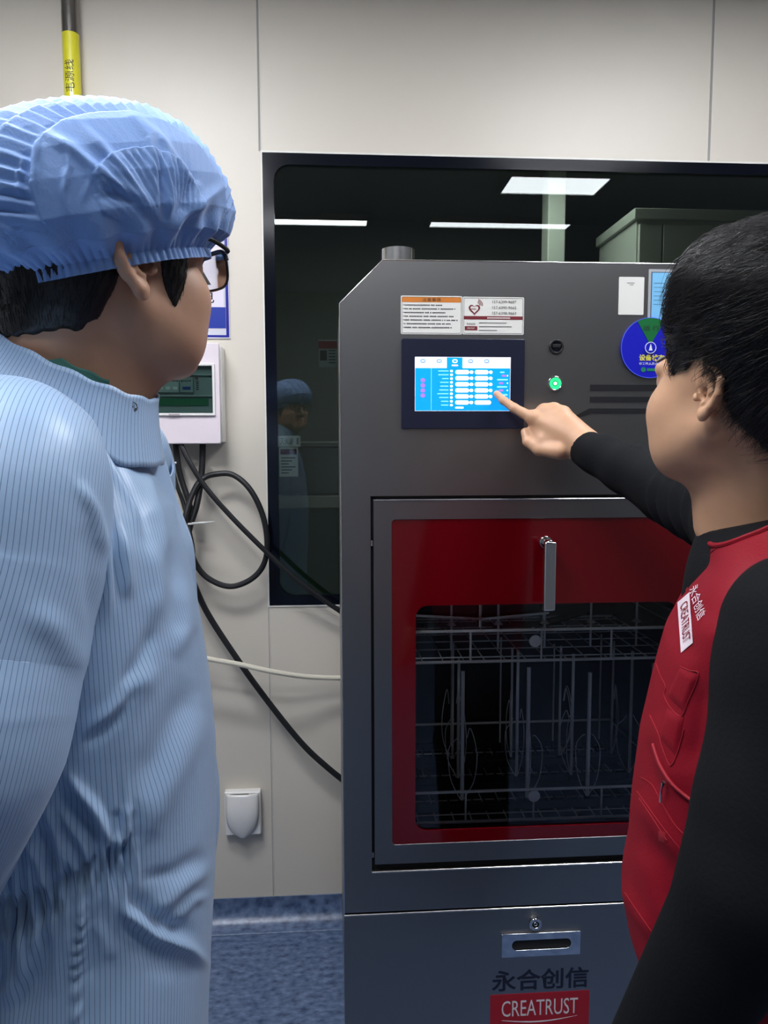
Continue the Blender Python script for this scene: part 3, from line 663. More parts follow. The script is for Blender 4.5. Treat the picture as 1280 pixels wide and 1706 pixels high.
# warning poster in a sleeve
Yq = WALL_Y-.002
g = lambda px, py: P(px, py, Yq)
a0, a1 = g(381, 450).x, g(382, 450).x; px1 = g(381.5, 500).x; pzb = g(350, 563).z; pzt = g(350, 345).z; px0 = px1-(pzt-pzb)*.72
b = MB().box(px0, px1+.002, Yq-.002, Yq+.001, pzb-.002, pzt, mat('poster_sleeve', (205, 205, 215), .2, coat=.5))
M_pblue = mat('poster_blue', (24, 26, 140), .3, coat=.5); M_pband = mat('poster_band_blue', (26, 52, 150), .35); M_pap = mat('poster_lilac_white', (222, 214, 226), .4)
b.prism([(px0+.002, pzb+.002), (px1-.001, pzb+.002), (px1-.001, pzt-.002), (px0+.002, pzt-.002)], Yq-.003, Yq-.0015, M_pblue, [(px0+.009, pzb+.008), (px1-.009, pzb+.008), (px1-.009, pzt-.009), (px0+.009, pzt-.009)])
zb1, zb0 = g(360, 512).z, g(360, 547).z; ix1 = g(376.5, 530).x
b.box(px0+.012, ix1, Yq-.003, Yq-.0015, zb0, zb1, M_pband)
b.box(px0+.03, ix1-.005, Yq-.003, Yq-.0015, zb1, g(360, 388).z, M_pap)
ec = g(344, 495); b.text('有电危险'[:2], ec.x-.022, ec.z, .09, .036, Yq-.0035, M_ink)
tx, tz = g(353, 470).x, g(353, 475).z; hw = .15
def tri(s, dz=0): return [(tx-.075-s*.866, tz+dz-.0+0), (tx-.075+s*.866, tz+dz), (tx-.075, tz+dz+1.5*s)]
b.prism(tri(.085), Yq-.0036, Yq-.003, M_ink); b.prism([(x+0, z+.0) for x, z in tri(.062, .010)], Yq-.0040, Yq-.0035, M_syel)
cxq = tx-.075; b.prism([(cxq+.004, tz+.078), (cxq+.014, tz+.078), (cxq+.004, tz+.05), (cxq+.013, tz+.05), (cxq-.006, tz+.017), (cxq-.001, tz+.042), (cxq-.012, tz+.042)], Yq-.0044, Yq-.0039, M_ink)
tag(b.build('warning_poster'), 'laminated electricity warning poster with blue border beside the window', 'poster')
# distribution box
Yf = WALL_Y-.085; e = lambda px, py: P(px, py, Yf)
bx1 = e(366, 650).x; bz0 = e(330, 739.5).z; bz1 = e(330, 571).z; bx0 = bx1-.46
E_ = empty('distribution_box', ((bx0+bx1)/2, WALL_Y, bz0), 'pinkish white electrical distribution box with clear hatch on wall', 'electrical box')
MB().box(bx0+.004, bx1+.004, Yf+.021, WALL_Y, bz0+.004, bz1-.004, M_white).build('back_box', E_, bevel=.004)
ox0, ox1, oz0, oz1 = bx0+.04, e(355, 650).x, e(330, 689).z, e(330, 609).z
MB().prism(rrect(bx0, bx1, bz0, bz1, .004), Yf, Yf+.016, M_pinkwhite, rrect(ox0, ox1, oz0, oz1, .001)).build('front_cover', E_, bevel=.002)
H_ = MB().prism(rrect(ox0-.006, ox1+.006, oz0-.006, oz1+.006, .002), Yf-.006, Yf+.001, M_white, rrect(ox0+.001, ox1-.001, oz0+.001, oz1-.001, .001)).build('hatch_frame', E_, bevel=.001)
MB().box(ox0, ox1, Yf-.003, Yf-.001, oz0, oz1, glass_mat('smoky_hatch', (.74, .84, .82), 1.35)).build('clear_hatch', H_)
MB().box(e(300, 690).x-.03, e(300, 690).x, Yf-.008, Yf-.004, oz0-.006, oz0-.001, mat('grey_latch', (170, 160, 165), .4)).build('hatch_latch', H_)
M_grey1 = mat('din_plate', (150, 158, 156), .5); M_grey2 = mat('breaker_grey', (176, 180, 176), .45)
MB().box(ox0, ox1, Yf+.012, Yf+.02, oz0, oz1, M_grey1).build('inner_plate', E_)
MB().box(ox0+.002, ox1-.002, Yf+.004, Yf+.012, lerp(oz0, oz1, .80), lerp(oz0, oz1, .83), M_grey2).box(ox0+.002, ox1-.002, Yf+.004, Yf+.012, lerp(oz0, oz1, .36), lerp(oz0, oz1, .39), M_grey2).build('din_rail', E_)
def br(x0, x1, m, lever, n):
    B1 = MB().box(x0, x1, Yf+.002, Yf+.014, lerp(oz0, oz1, .44), lerp(oz0, oz1, .76), m).build('breaker', E_, bevel=.001)
    for k in range(n):
        a = lerp(x0, x1, (k+.2)/n); c_ = lerp(x0, x1, (k+.8)/n)
        MB().box(a, c_, Yf-.0005, Yf+.003, lerp(oz0, oz1, .50), lerp(oz0, oz1, .56), lever).build('switch_lever', B1)
    b = MB(); rr2 = random.Random(int(x0*1e4)); x = x0+.003
    while x < x1-.005: l = rr2.uniform(.002, .005); z = lerp(oz0, oz1, .68); b.box(x, x+l, Yf+.0014, Yf+.002, z+rr2.uniform(-.003, -.001), z+rr2.uniform(.001, .003), M_ink); x += l+.0015
    b.build('written_label', B1)
xx = lambda px: e(px, 650).x
br(xx(228), xx(260), M_grey2, M_ink, 1); br(xx(262), xx(298), M_grey2, M_white, 3); br(xx(300), xx(322), M_grey1, mat('blue_lever', (28, 62, 140), .4), 1)
b = MB().disc_y(xx(327), lerp(oz0, oz1, .74), .004, Yf+.008, Yf+.012, mat('pink_button', (150, 70, 90), .4), 16)
for k in range(5): b.box(xx(326), xx(330), Yf+.010, Yf+.012, lerp(oz0, oz1, .66-.04*k), lerp(oz0, oz1, .68-.04*k), M_ink)
b.build('rcd_panel', E_)
MB().box(ox0+.02, xx(346), Yf+.008, Yf+.012, lerp(oz0, oz1, .17), lerp(oz0, oz1, .32), mat('green_label_strip', (20, 110, 70), .5)).build('green_strip', E_)
# cables
def cable(pts, r, name, label, cat, m=M_rubber, group=None, n=10, dens=10):
    return tag(MB().tube(spline([P(*p) for p in pts], dens), r, m, n).build(name), label, cat, group)
CW = 2.22
cable([(292, 735, CW), (300, 790, CW), (318, 850, CW-.01), (315, 890, CW-.02), (322, 930, CW), (345, 962, CW), (385, 977, CW), (425, 960, CW), (444, 925, CW-.005), (441, 870, CW-.01), (420, 820, CW-.01), (390, 792, CW), (360, 790, CW), (335, 800, CW-.02), (318, 830, CW-.035), (308, 870, CW-.05), (312, 900, CW-.02)], .0085, 'power_cable', 'black cable looping below the distribution box against the wall', 'cable', dens=12)
cable([(299, 735, CW-.02), (316, 770, CW-.03), (343, 812, CW-.03), (380, 855, CW-.03), (430, 906, CW-.03), (490, 962, CW-.02), (540, 1000, CW-.005), (572, 1022, CW), (600, 1045, CW+.01)], .0075, 'power_cable', 'black cable running diagonally from the box to the window corner', 'cable')
cable([(338, 735, CW), (336, 790, CW), (328, 840, CW-.02), (316, 880, CW-.03), (306, 930, CW-.03), (318, 960, CW-.02), (345, 1020, CW), (390, 1090, CW), (440, 1160, CW), (500, 1235, CW), (545, 1278, CW+.005), (600, 1322, CW+.01)], .0092, 'power_cable', 'thick black cable sagging down toward the base of the machine', 'cable', dens=12)
cable([(276, 735, CW), (292, 800, CW-.02), (306, 840, CW-.02), (316, 885, CW-.045), (322, 925, CW-.05), (318, 1000, CW-.06), (300, 1060, CW-.06)], .006, 'power_cable', 'thin black cable hanging from the box behind the blue gown', 'cable')
cable([(240, 1085, CW-.05), (300, 1085, CW-.05), (345, 1097, CW-.05), (400, 1107, CW-.05), (460, 1120, CW-.05), (520, 1128, CW-.02), (600, 1130, CW+.005)], .0075, 'white_hose', 'cream white hose crossing the wall to the machine side', 'hose', mat('cream_hose', (216, 210, 192), .35))
M_tie = mat('nylon_tie', (214, 214, 210), .35)
b = MB(); c_ = P(314, 872, CW-.03); b.tube([c_+Vector((.026*math.cos(a), .018*math.sin(a), 0)) for a in np.linspace(0, 2*math.pi, 21)[:-1]], .0028, M_tie, 8, closed=True); b.tube([P(320, 872, CW-.045), P(338, 871, CW-.05), P(358, 869, CW-.055)], [.003, .003, .0012], M_tie, 8)
tag(b.build('cable_tie'), 'white nylon tie bundling the black cables, tail pointing right', 'cable tie')
b = MB(); c_ = P(290, 772, CW-.02); b.tube([P(272, 772, CW-.04), P(284, 772, CW-.04), P(294, 771, CW-.04)], [.0012, .002, .003], M_tie, 8)
tag(b.build('cable_tie'), 'short clear tie tail under the distribution box', 'cable tie')
# socket with flap
Ys = WALL_Y-.04; s = lambda px, py: P(px, py, Ys)
sx0_, sx1_, sz0_, sz1_ = s(373, 1360).x, s(434, 1360).x, s(404, 1395).z, s(404, 1323).z
K = empty('wall_socket', ((sx0_+sx1_)/2, WALL_Y, sz0_), 'white splash-proof wall socket with closed flap near the floor', 'socket')
MB().prism(rrect(sx0_, sx1_, sz0_, sz1_, .005), Ys+.012, WALL_Y, M_white).build('base_plate', K, bevel=.003)
b = MB(); G = []; n = 18
for i in range(n+1):
    t = i/n; z = lerp(sz1_-.004, sz0_-.006, t)
    half = (sx1_-sx0_)/2-.006 if t < .35 else ((sx1_-sx0_)/2-.006)*math.sqrt(max(0.02, 1-((t-.35)/.66)**2.2))
    dep = Ys+.012-.016*math.sin(math.pi*min(1, .12+t*.8))-.004
    xm_ = (sx0_+sx1_)/2; G.append([(xm_+half*u, dep+.012*abs(u)**3, z) for u in np.linspace(-1, 1, 13)])
b.grid(G, M_white); b.build('flap', K, sharp=60).modifiers.new('s', 'SOLIDIFY').thickness = .0015
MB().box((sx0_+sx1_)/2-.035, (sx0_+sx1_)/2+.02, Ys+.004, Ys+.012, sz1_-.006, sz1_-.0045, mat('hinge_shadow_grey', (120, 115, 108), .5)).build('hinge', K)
# ================================================================== people
M_skinA = mat('skin_tan', (194, 148, 120), .5, bump=(90, .12), noise=(14, (204, 158, 128), .3), sss=.08)
M_skinB = mat('skin_warm', (188, 142, 108), .5, bump=(90, .12), noise=(14, (206, 160, 126), .3), sss=.08)
M_hair = mat('black_hair', (17, 16, 17), .42, bump=(160, .3)); M_strand = mat('hair_strand', (34, 31, 31), .34)
M_eyew = mat('eye_white', (225, 220, 215), .2, coat=.5); M_iris = mat('dark_iris', (28, 18, 12), .1, coat=1)
M_shirt = mat('black_cotton', (11, 12, 15), .85, bump=(220, .25), spec=.2)
M_trouser = mat('dark_trousers', (22, 23, 30), .85, bump=(200, .2)); M_shoe = mat('black_shoe', (18, 18, 20), .35)
M_lip = mat('lip', (150, 88, 80), .45)

class Head:
    def __init__(s, c, yaw, pitch=0, sc=1.0, ear=1.0):     # yaw: degrees to the left of straight ahead
        y = math.radians(yaw); p = math.radians(pitch)
        F = Vector((-math.sin(y), math.cos(y), 0)); L = Vector((-math.cos(y), -math.sin(y), 0)); U = Vector((0, 0, 1))
        F2 = F*math.cos(p)-U*math.sin(p); U2 = U*math.cos(p)+F*math.sin(p)
        s.R = np.array([F2, L, U2]); s.c = np.array(c); s.sc = sc; s.ear = ear
    def loc(s, p): return (p-s.c)@s.R.T/s.sc
    def w(s, q): return np.asarray(q, float)*s.sc@s.R+s.c
    def skull(s, q):
        d = ell(q, (-.012, 0, .036), (.098, .078, .088))
        d = smin(d, ell(q, (.034, 0, -.014), (.058, .064, .078)), .025)
        d = smin(d, ell(q, (.028, 0, -.062), (.054, .050, .038)), .03)
        for y in (-1, 1):
            d = smin(d, cap(q, (-.004, y*.052, -.040), (.060, y*.024, -.084), .014, .013), .03)
        return d
    def sdf(s, p):
        q = s.loc(p); d = s.skull(q)
        for y in (-1, 1): d = smin(d, ell(q, (.048, y*.036, -.050), (.032, .027, .040)), .03)
        d = smin(d, ell(q, (.080, 0, -.088), (.018, .020, .016)), .02)
        for y in (-1, 1):
            d = smin(d, ell(q, (.060, y*.042, -.026), (.024, .024, .024)), .02)
            d = smax(d, -ell(q, (.104, y*.032, .004), (.016, .018, .012)), .012)
            d = smin(d, ell(q, (.0795, y*.031, .003), (.0135, .015, .0125)), .003)
            d = smin(d, ell(q, (.098, y*.012, -.036), (.011, .009, .008)), .006)
            d = smin(d, cap(q, (.086, y*.018, .021), (.080, y*.046, .018), .009, .007), .012)
        d = smin(d, chain(q, [(.090, 0, .014), (.102, 0, -.012), (.112, 0, -.032)], [.008, .009, .0105], .01), .010)
        d = smin(d, cap(q, (.091, -.014, -.0585), (.091, .014, -.0585), .0075), .006)
        d = smin(d, cap(q, (.089, -.012, -.0695), (.089, .012, -.0695), .008), .004)
        for y in (-1, 1):
            k = s.ear; o = np.array([-.006, y*.074, -.004]); th = math.radians(9)
            e1 = np.array([-math.cos(th)*.97, y*math.sin(th), .18]); e1 /= np.linalg.norm(e1)
            e3 = np.array([-.17, 0, .985]); e3 -= e1*(e3@e1); e3 /= np.linalg.norm(e3); e2 = np.cross(e1, e3)*(1 if y < 0 else -1)
            r = (q-o)/k; r = np.stack([r@e1/1.25+.001, r@e2, r@e3], 1)     # back, outward, up
            sgn = np.sign(e2[1]*y) or 1; r[:, 1] *= sgn
            rim = [(-.001, .002, .012), (.002, .004, .024), (.012, .005, .032), (.026, .006, .027), (.032, .006, .012), (.028, .006, -.004), (.019, .005, -.017), (.010, .005, -.026)]
            base = smax(ell(r, (.013, .001, .003), (.0165, .0045, .030)), -.0, .0) if False else ell(r, (.014, .000, .004), (.0180, .0042, .029))
            e = smin(base, chain(r, rim, [.0034, .0036, .004, .0042, .004, .0038, .0040, .0050], .002), .003)
            e = smin(e, ell(r, (.006, .003, -.026), (.0080, .0048, .0105)), .005)       # lobe
            e = smin(e, chain(r, [(.006, .003, .018), (.016, .005, .012), (.018, .005, .000), (.013, .005, -.011), (.006, .005, -.013)], [.002, .0028, .003, .003, .003], .002), .003)  # antihelix
            e = smin(e, ell(r, (-.003, .005, -.004), (.0045, .004, .006)), .003)        # tragus
            e = smax(e, -ell(r, (.006, .006, -.001), (.0070, .007, .0095)), .003)      # concha
            d = smin(d, e*k, .005)
            d = smax(d, -(ell(r, (.006, .003, -.001), (.0048, .0065, .008))*k), .002)
        return d*s.sc
def eyes(H, parent):
    for y in (-1, 1):
        cv = H.w([(.0795, y*.031, .004)])[0]; u, v = 20, 14; b = MB()
        n = H.R[0]; 
        e1 = H.R[1]; e3 = H.R[2]; G = []
        for i in range(v+1):
            a = math.radians(70)*i/v; G.append([tuple(cv+(.0148*H.sc)*(n*math.cos(a)+(e1*math.cos(t)+e3*math.sin(t)*.55)*math.sin(a)*.85)) for t in np.linspace(0, 2*math.pi, u, endpoint=False)])
        k = 6; b.grid(G[:k], M_iris, closed_u=True); b.grid(G[k-1:], M_eyew, closed_u=True)
        tag(b.build('eye', parent), 'white of the eye with dark iris')
def hair_mesh(H, name, parent, thick, line, neck=None, h=.0026, lo=None, hi=None, extra=None, z0=-.11):
    """scalp volume: skull grown by thick(q) above the hairline line(q) > 0"""
    def f(p):
        q = H.loc(p); d = H.skull(q); d = d if neck is None else smin(d, neck(p)/H.sc, .022); t = np.clip(line(q)/.035, -1, 1)
        th = np.where(t > 0, thick(q)*np.sqrt(np.clip(t, 0, 1))+.002, -.006*np.minimum(1, -t*6))
        n = smooth_noise(q, 90, 3)*.0016*np.clip(t, 0, 1)
        return (d-th-n)*H.sc*.8
    v, q = sdf_mesh(f, H.c-.16*H.sc, H.c+.17*H.sc, h)
    L = H.loc(v); fc = v[q].mean(1); keep = line(H.loc(fc)) > -.003
    return v, q[keep], L
def strands(H, v, q, n, ldir, length, r=.00028, lift=.003, seed=1, seg=6, minline=None, line=None):
    rg = np.random.default_rng(seed)
    a, b, c = v[q[:, 0]], v[q[:, 1]], v[q[:, 2]]; nrm = np.cross(b-a, v[q[:, 3]]-a); ar = np.linalg.norm(nrm, axis=1)+1e-12
    i = rg.choice(len(q), n, p=ar/ar.sum()); cen = (a[i]+c[i])/2; nn = nrm[i]/ar[i][:, None]
    out = cen-H.c; s = np.sign((nn*out).sum(1))[:, None]; nn *= s
    ql = H.loc(cen); t = ldir(ql)@H.R; t += rg.normal(size=t.shape)*.16; t -= nn*(t*nn).sum(1)[:, None]; t /= np.linalg.norm(t, axis=1)[:, None]+1e-9
    if line is not None:
        Lh = length*(.6+.8*rg.random(n))*np.clip(line(ql)/.03+.15, .12, 1)
    else: Lh = length*(.6+.8*rg.random(n))
    R = .088*H.sc; side = np.cross(nn, t); bend = rg.normal(size=n)*.10; V = []; F = []
    for k in range(seg+1):
        u = k/seg; L = Lh*u; th = L/R
        c_ = cen+t*(R*np.sin(th))[:, None]-nn*(R*(1-np.cos(th)))[:, None]+nn*(lift*np.sin(math.pi*min(u+.12, 1))*(Lh/length))[:, None]+side*(bend*L*u)[:, None]
        rr = r*(1-.75*u)
        for j in range(3):
            an = 2*math.pi*j/3; V.append(c_+nn*(rr*math.cos(an))+side*(rr*math.sin(an)))
    V = np.stack(V, 1).reshape(-1, 3); m = 3*(seg+1); base = np.arange(n)*m; Q = []
    for k in range(seg):
        for j in range(3):
            Q.append(np.stack([base+3*k+j, base+3*k+(j+1) % 3, base+3*k+3+(j+1) % 3, base+3*k+3+j], 1))
    return V, np.concatenate(Q)
def merge(vq):
    V = []; Q = []; MI = []; k = 0
    for i, (v, q) in enumerate(vq): V.append(v); Q.append(q+k); k += len(v); MI += [i]*len(q)
    return np.concatenate(V), np.concatenate(Q), MI

# ---------------------------------------------------------------- right-hand man
HB = Head(P(1247, 652, .80), 22, -8, 1.03, .80)
fB = np.array([-math.sin(math.radians(62)), math.cos(math.radians(62)), 0]); rB = np.array([math.cos(math.radians(62)), math.sin(math.radians(62)), 0])
cB = np.array([.47, .82, 0])
MANB = empty('person', (cB[0], cB[1], 0), 'person in a red vest over black sleeves pointing at the touchscreen', 'person')
shR = np.array(P(1232, 856, 1.00)); elR = np.array(P(1122, 822, 1.26)); wrR = np.array(P(974, 746, 1.505))
shL = np.array(P(1330, 1045, .64)); elL = np.array(P(1260, 1478, .60)); wrL = np.array(P(1050, 1830, .66))
nkB = np.array([cB[0]+.02, cB[1]+.0, 1.415])
hipB = [np.array([cB[0], cB[1], .90])+s*rB*.09 for s in (-1, 1)]
kneeB = [h+np.array([0, 0, -.42])+fB*.02 for h in hipB]; ankB = [k+np.array([0, 0, -.40])-fB*.02 for k in kneeB]
# pointing hand, joints placed in depth against the panel
hb = {}
hb['index'] = [P(888, 697, 1.560), P(857, 680, 1.578), P(839, 667, 1.596), P(828, 656, 1.6085)]
hb['middle'] = [P(906, 686, 1.562), P(893, 700, 1.594), P(905, 722, 1.585), P(913, 727, 1.565)]
hb['ring'] = [P(923, 684, 1.556), P(914, 702, 1.588), P(922, 724, 1.578), P(929, 728, 1.560)]
hb['little'] = [P(939, 690, 1.545), P(935, 708, 1.572), P(938, 726, 1.563), P(941, 728, 1.548)]
hb['thumb'] = [P(930, 752, 1.515), P(898, 749, 1.540), P(880, 736, 1.555), P(875, 720, 1.566)]
hr = {'index': [.0125, .0098, .0086, .0070], 'middle': [.0125, .0102, .0090, .0078], 'ring': [.0118, .0098, .0086, .0074], 'little': [.0108, .0086, .0076, .0066], 'thumb': [.016, .0125, .0108, .0088]}
def handR(p):
    d = None
    palm = [(wrR, .024, hb['index'][0], .0135), (wrR, .024, hb['middle'][0], .0140), (wrR+np.array([.006, .0, .004]), .023, hb['ring'][0], .0135), (wrR+np.array([.01, 0, .004]), .021, hb['little'][0], .012)]
    for a, ra, b_, rb in palm:
        c = cap(p, a, b_, ra, rb); d = c if d is None else smin(d, c, .022)
    d = smin(d, cap(p, np.array(P(905, 735, 1.545)), np.array(P(935, 750, 1.53)), .018, .020), .02)
    d = smin(d, cap(p, np.array(P(893, 712, 1.563)), np.array(P(903, 738, 1.550)), .0135, .015), .012)
    for k, J in hb.items():
        c = chain(p, J, hr[k], .004); d = smin(d, c, .006 if k != 'thumb' else .010)
    for J in (hb['index'], hb['middle'], hb['ring'], hb['little']):
        d = smin(d, np.linalg.norm(p-np.array(J[0])-np.array([0, -.002, .003]), axis=1)-.0125, .008)
    return d
def bodyB_head(p):
    q = HB.sdf(p)
    nape = HB.w([(-.045, 0, -.02)])[0]; thr = HB.w([(.01, 0, -.07)])[0]
    n = cap(p, nape, nkB-fB*.03+rB*.0, .054, .062); n = smin(n, cap(p, thr, nkB+fB*.02, .044, .056), .03)
    d = smin(q, n, .022)
    d = smin(d, cap(p, nkB+rB*.08+np.array([0, 0, -.075]), nkB-rB*.08+np.array([0, 0, -.075]), .04), .04)
    return d
def bodyB_rest(p):
    t = chain(p, [nkB+np.array([0, 0, -.08]), np.array([cB[0], cB[1], 1.15]), np.array([cB[0], cB[1], .93])], [.06, .07, .08], .05)
    t = smin(t, cap(p, (shR*.7+nkB*.3)+np.array([0, 0, -.05]), (shL*.7+nkB*.3)+np.array([0, 0, -.05]), .035), .03)
    t = smin(t, chain(p, [shR, elR, wrR], [.045, .038, .026], .02), .03)
    t = smin(t, chain(p, [shL, elL, wrL], [.045, .038, .026], .02), .03)
    for k in (0, 1): t = smin(t, chain(p, [hipB[k], kneeB[k], ankB[k]], [.06, .045, .034], .03), .03)
    for dx in (-.028, -.01, .008, .026):   # resting fingers of the hidden hand
        dirn = (wrL-elL)/np.linalg.norm(wrL-elL); a = wrL+dirn*.07+fB*dx*1.0
        t = smin(t, cap(p, wrL, a, .02, .011), .01); t = smin(t, chain(p, [a, a+dirn*.035+rB*.0, a+dirn*.055-np.array([0, 0, .016])], [.0095, .0085, .007], .003), .003)
    t = smin(t, chain(p, [wrL, wrL+fB*.035+np.array([0, 0, -.02]), wrL+fB*.045+np.array([0, 0, -.06])], [.018, .012, .009], .005), .008)
    return t
lo = HB.c-.16; hi = HB.c+.18; lo[2] = nkB[2]-.10
lo[:2] -= .06; hi[:2] += .08
v1, q1 = sdf_mesh(bodyB_head, lo, hi, .0021)
hl = np.minimum(np.minimum.reduce([np.array(j) for J in hb.values() for j in J]), wrR)-.03; hh = np.maximum(np.maximum.reduce([np.array(j) for J in hb.values() for j in J]), wrR)+.03
forearm = wrR+(elR-wrR)*.35
v2, q2 = sdf_mesh(lambda p: smin(handR(p), cap(p, wrR, forearm, .0265, .031), .02), np.minimum(hl, forearm-.04), np.maximum(hh, forearm+.04), .0014)
v3, q3 = sdf_mesh(bodyB_rest, (-.1, .3, 0), (1.0, 1.6, 1.5), .008)
V, Q, MI = merge([(v1, q1), (v2, q2), (v3, q3)])
bodyB = np_mesh('body', V, Q, [M_skinB], MANB)
eyes(HB, MANB)
# fingernail on the thumb
def lineB(q):     # > 0 inside the hair
    x, y, z = q[:, 0], q[:, 1], q[:, 2]; n = smooth_noise(q*np.array([1, 1, .5]), 420, 9)*.004
    zl = np.interp(x, [-.11, -.085, -.06, -.035, -.015, 0, .02, .04, .062, .075, .095, .12], [-.062, -.062, -.050, -.022, .022, .034, .020, .012, .034, .058, .064, .064])
    return z-zl+n
def thickB(q):
    x, z = q[:, 0], q[:, 2]; return .006+.036*(lambda u: u*u*(3-2*u))(np.clip((z-.01)/.12, 0, 1))+0*x-.014*np.clip((x-.02)/.05, 0, 1)
v, q, L = hair_mesh(HB, 'hair', None, thickB, lineB, lambda p: cap(p, HB.w([(-.045, 0, -.02)])[0], nkB-fB*.03, .054, .062))
whorl = np.array([-.075, .01, .10])
def combB(l):
    t = l-whorl; t[:, 0] += .02; t[:, 2] -= .10*np.clip(1-np.abs(l[:, 2])*3, 0, 1)*0; return t/(np.linalg.norm(t, axis=1)[:, None]+1e-6)+np.array([.35, .25, -.35])
s1 = strands(HB, v, q, 9000, combB, .034, .00030, .005, 1, 5, line=lineB)
s2 = strands(HB, v, q, 2600, combB, .05, .00034, .009, 2, 6, line=lineB)
V, Q, MI = merge([(v, q), s1, s2]); tag(np_mesh('hair', V, Q, [M_hair, M_strand, M_strand], MANB, mi=MI), 'short black hair with a full fringe')
b = MB()
for y in (-1, 1):
    pts = [HB.w([(.096-.012*abs(u-.2), y*(.014+.036*u), .024+.005*math.sin(math.pi*u))])[0] for u in np.linspace(0, 1, 8)]
    b.tube(pts, [.0016, .0026, .003, .003, .0028, .0022, .0016, .0008], M_hair, 8)
b.build('eyebrows', MANB)
# black long-sleeved shirt
def wr(p, a, b_, amp, fr, ph):
    a = np.array(a); b_ = np.array(b_); ab = b_-a; L = np.linalg.norm(ab); t = ((p-a)@ab)/(L*L); n = smooth_noise(p, 28, int(ph))
    return amp*np.sin((t*L*fr+n*2.2))*np.clip(1.2-np.abs(t-.5)*1.2, 0, 1)
def shirtB(p):
    d = cap(p, nkB-fB*.02+np.array([0, 0, -.10]), np.array([cB[0], cB[1], .98]), .085, .10)
    d = smin(d, cap(p, (shR*.75+nkB*.25)+np.array([0, 0, -.02]), (shL*.6+nkB*.4)+np.array([0, 0, -.03]), .062), .06)
    n = (wrR-elR)/np.linalg.norm(wrR-elR); n2 = n+np.array([.0, 0, .14]); n2 /= np.linalg.norm(n2)
    up = cap(p, shR, elR, .068, .054)-wr(p, shR, elR, .0050, 95, 1); fo = cap(p, elR, wrR+(wrR-elR)*.015, .055, .0375)-wr(p, elR, wrR, .0016, 60, 2)
    fo = smax(fo, (p-(wrR-n*.004))@n2, .002)
    d = smin(smin(d, up, .03), fo, .012)
    upl = cap(p, shL, elL, .066, .060)-wr(p, shL, elL, .0025, 40, 3); fol = cap(p, elL, wrL, .060, .040)
    n = (wrL-elL)/np.linalg.norm(wrL-elL); fol = smax(fol, (p-wrL)@n, .002)
    d = smin(smin(d, upl, .03), fol, .02)
    # collar opening round the neck
    nk = cap(p, nkB-fB*.008+np.array([0, 0, -.10]), nkB-fB*.012+np.array([0, 0, .012]), .090, .071)
    d = smin(d, nk, .025)
    ax = np.array([fB[0]*.30, fB[1]*.30, 1]); ax /= np.linalg.norm(ax)
    rad = np.linalg.norm((p-nkB)[:, :2], axis=1); d = np.where(rad < .13, smax(d, (p-(nkB+np.array([0, 0, .004])))@ax, .003), d)
    return d
v, q = sdf_mesh(shirtB, (-.05, .3, .70), (1.0, 1.65, 1.52), .0042)
tag(np_mesh('shirt', v, q, [M_shirt], MANB), 'black long-sleeved shirt with crew neck')
def trou(cx, hips, knees, anks, r0):
    def f(p):
        d = ell(p, (cx[0], cx[1], .94), (.11, .11, .10))
        for k in (0, 1): d = smin(d, chain(p, [hips[k], knees[k], anks[k]], [.084, .068, .058], .02), .03)
        return d-smooth_noise(p, 22, 5)*.004
    return f
v, q = sdf_mesh(trou(cB, hipB, kneeB, ankB, .09), (cB[0]-.3, cB[1]-.3, .04), (cB[0]+.3, cB[1]+.3, 1.1), .008); np_mesh('trousers', v, q, [M_trouser], MANB)
def shoe(parent, ank, f, m=M_shoe):
    v, q = sdf_mesh(lambda p: np.maximum(smin(ell(p, np.array([ank[0], ank[1], .045])+np.array(f)*.07, (.05+.08*abs(f[0]), .05+.08*abs(f[1]), .045)), cap(p, (ank[0], ank[1], .045), (ank[0], ank[1], .10), .045, .045), .02), -p[:, 2]+.001), (ank[0]-.25, ank[1]-.25, -.02), (ank[0]+.25, ank[1]+.25, .2), .006)
    np_mesh('shoe', v, q, [m], parent)
for a in ankB: shoe(MANB, a, fB)
# red vest: a lofted shell, front opening to the left of the frame
M_vest = mat('red_vest_cloth', (134, 5, 27), .66, bump=(300, .18), spec=.25); M_stitch = mat('red_stitching', (156, 20, 36), .7)
def solve_loft(c, f, r, zs, sil, side, Ab, Ar, nth, Amax=.30, Amin=.05, pw=2.3, cfun=None):
    """rings of a garment; the front half-depth of each ring is solved so its outline meets the traced edge"""
    th = np.linspace(0, 2*math.pi, nth, endpoint=False); G = []; last = None
    for z in zs:
        cc = np.array([c[0], c[1], z]) if cfun is None else np.array(cfun(z)); py = proj(cc[None])[0, 1]; tx = np.interp(py, [s[1] for s in sil], [s[0] for s in sil])
        ct, st = np.cos(th), np.sin(th); sx = np.sign(ct)*np.abs(ct)**(2/pw); sy = np.sign(st)*np.abs(st)**(2/pw)
        ab, ar = Ab(z), Ar(z)
        def ring(A): return cc+np.outer(np.where(sx > 0, sx*A, sx*ab), f)+np.outer(sy*ar, r)
        lo, hi = Amin, Amax
        for _ in range(24):
            A = (lo+hi)/2; e = proj(ring(A))[:, 0]; e = e.max() if side > 0 else e.min()
            if (e-tx)*side > 0: hi = A
            else: lo = A
        G.append(ring(A))
    G = np.array(G)
    # keep neighbouring rings smooth
    for _ in range(3): G[1:-1] = (G[:-2]+2*G[1:-1]+G[2:])/4
    return G
def grid_normals(G, closed=True):
    du = np.gradient(G, axis=0); dv = (np.roll(G, -1, 1)-np.roll(G, 1, 1)) if closed else np.gradient(G, axis=1)
    n = np.cross(dv, du); n /= np.linalg.norm(n, axis=2)[..., None]+1e-9; return n
FOLD = .62
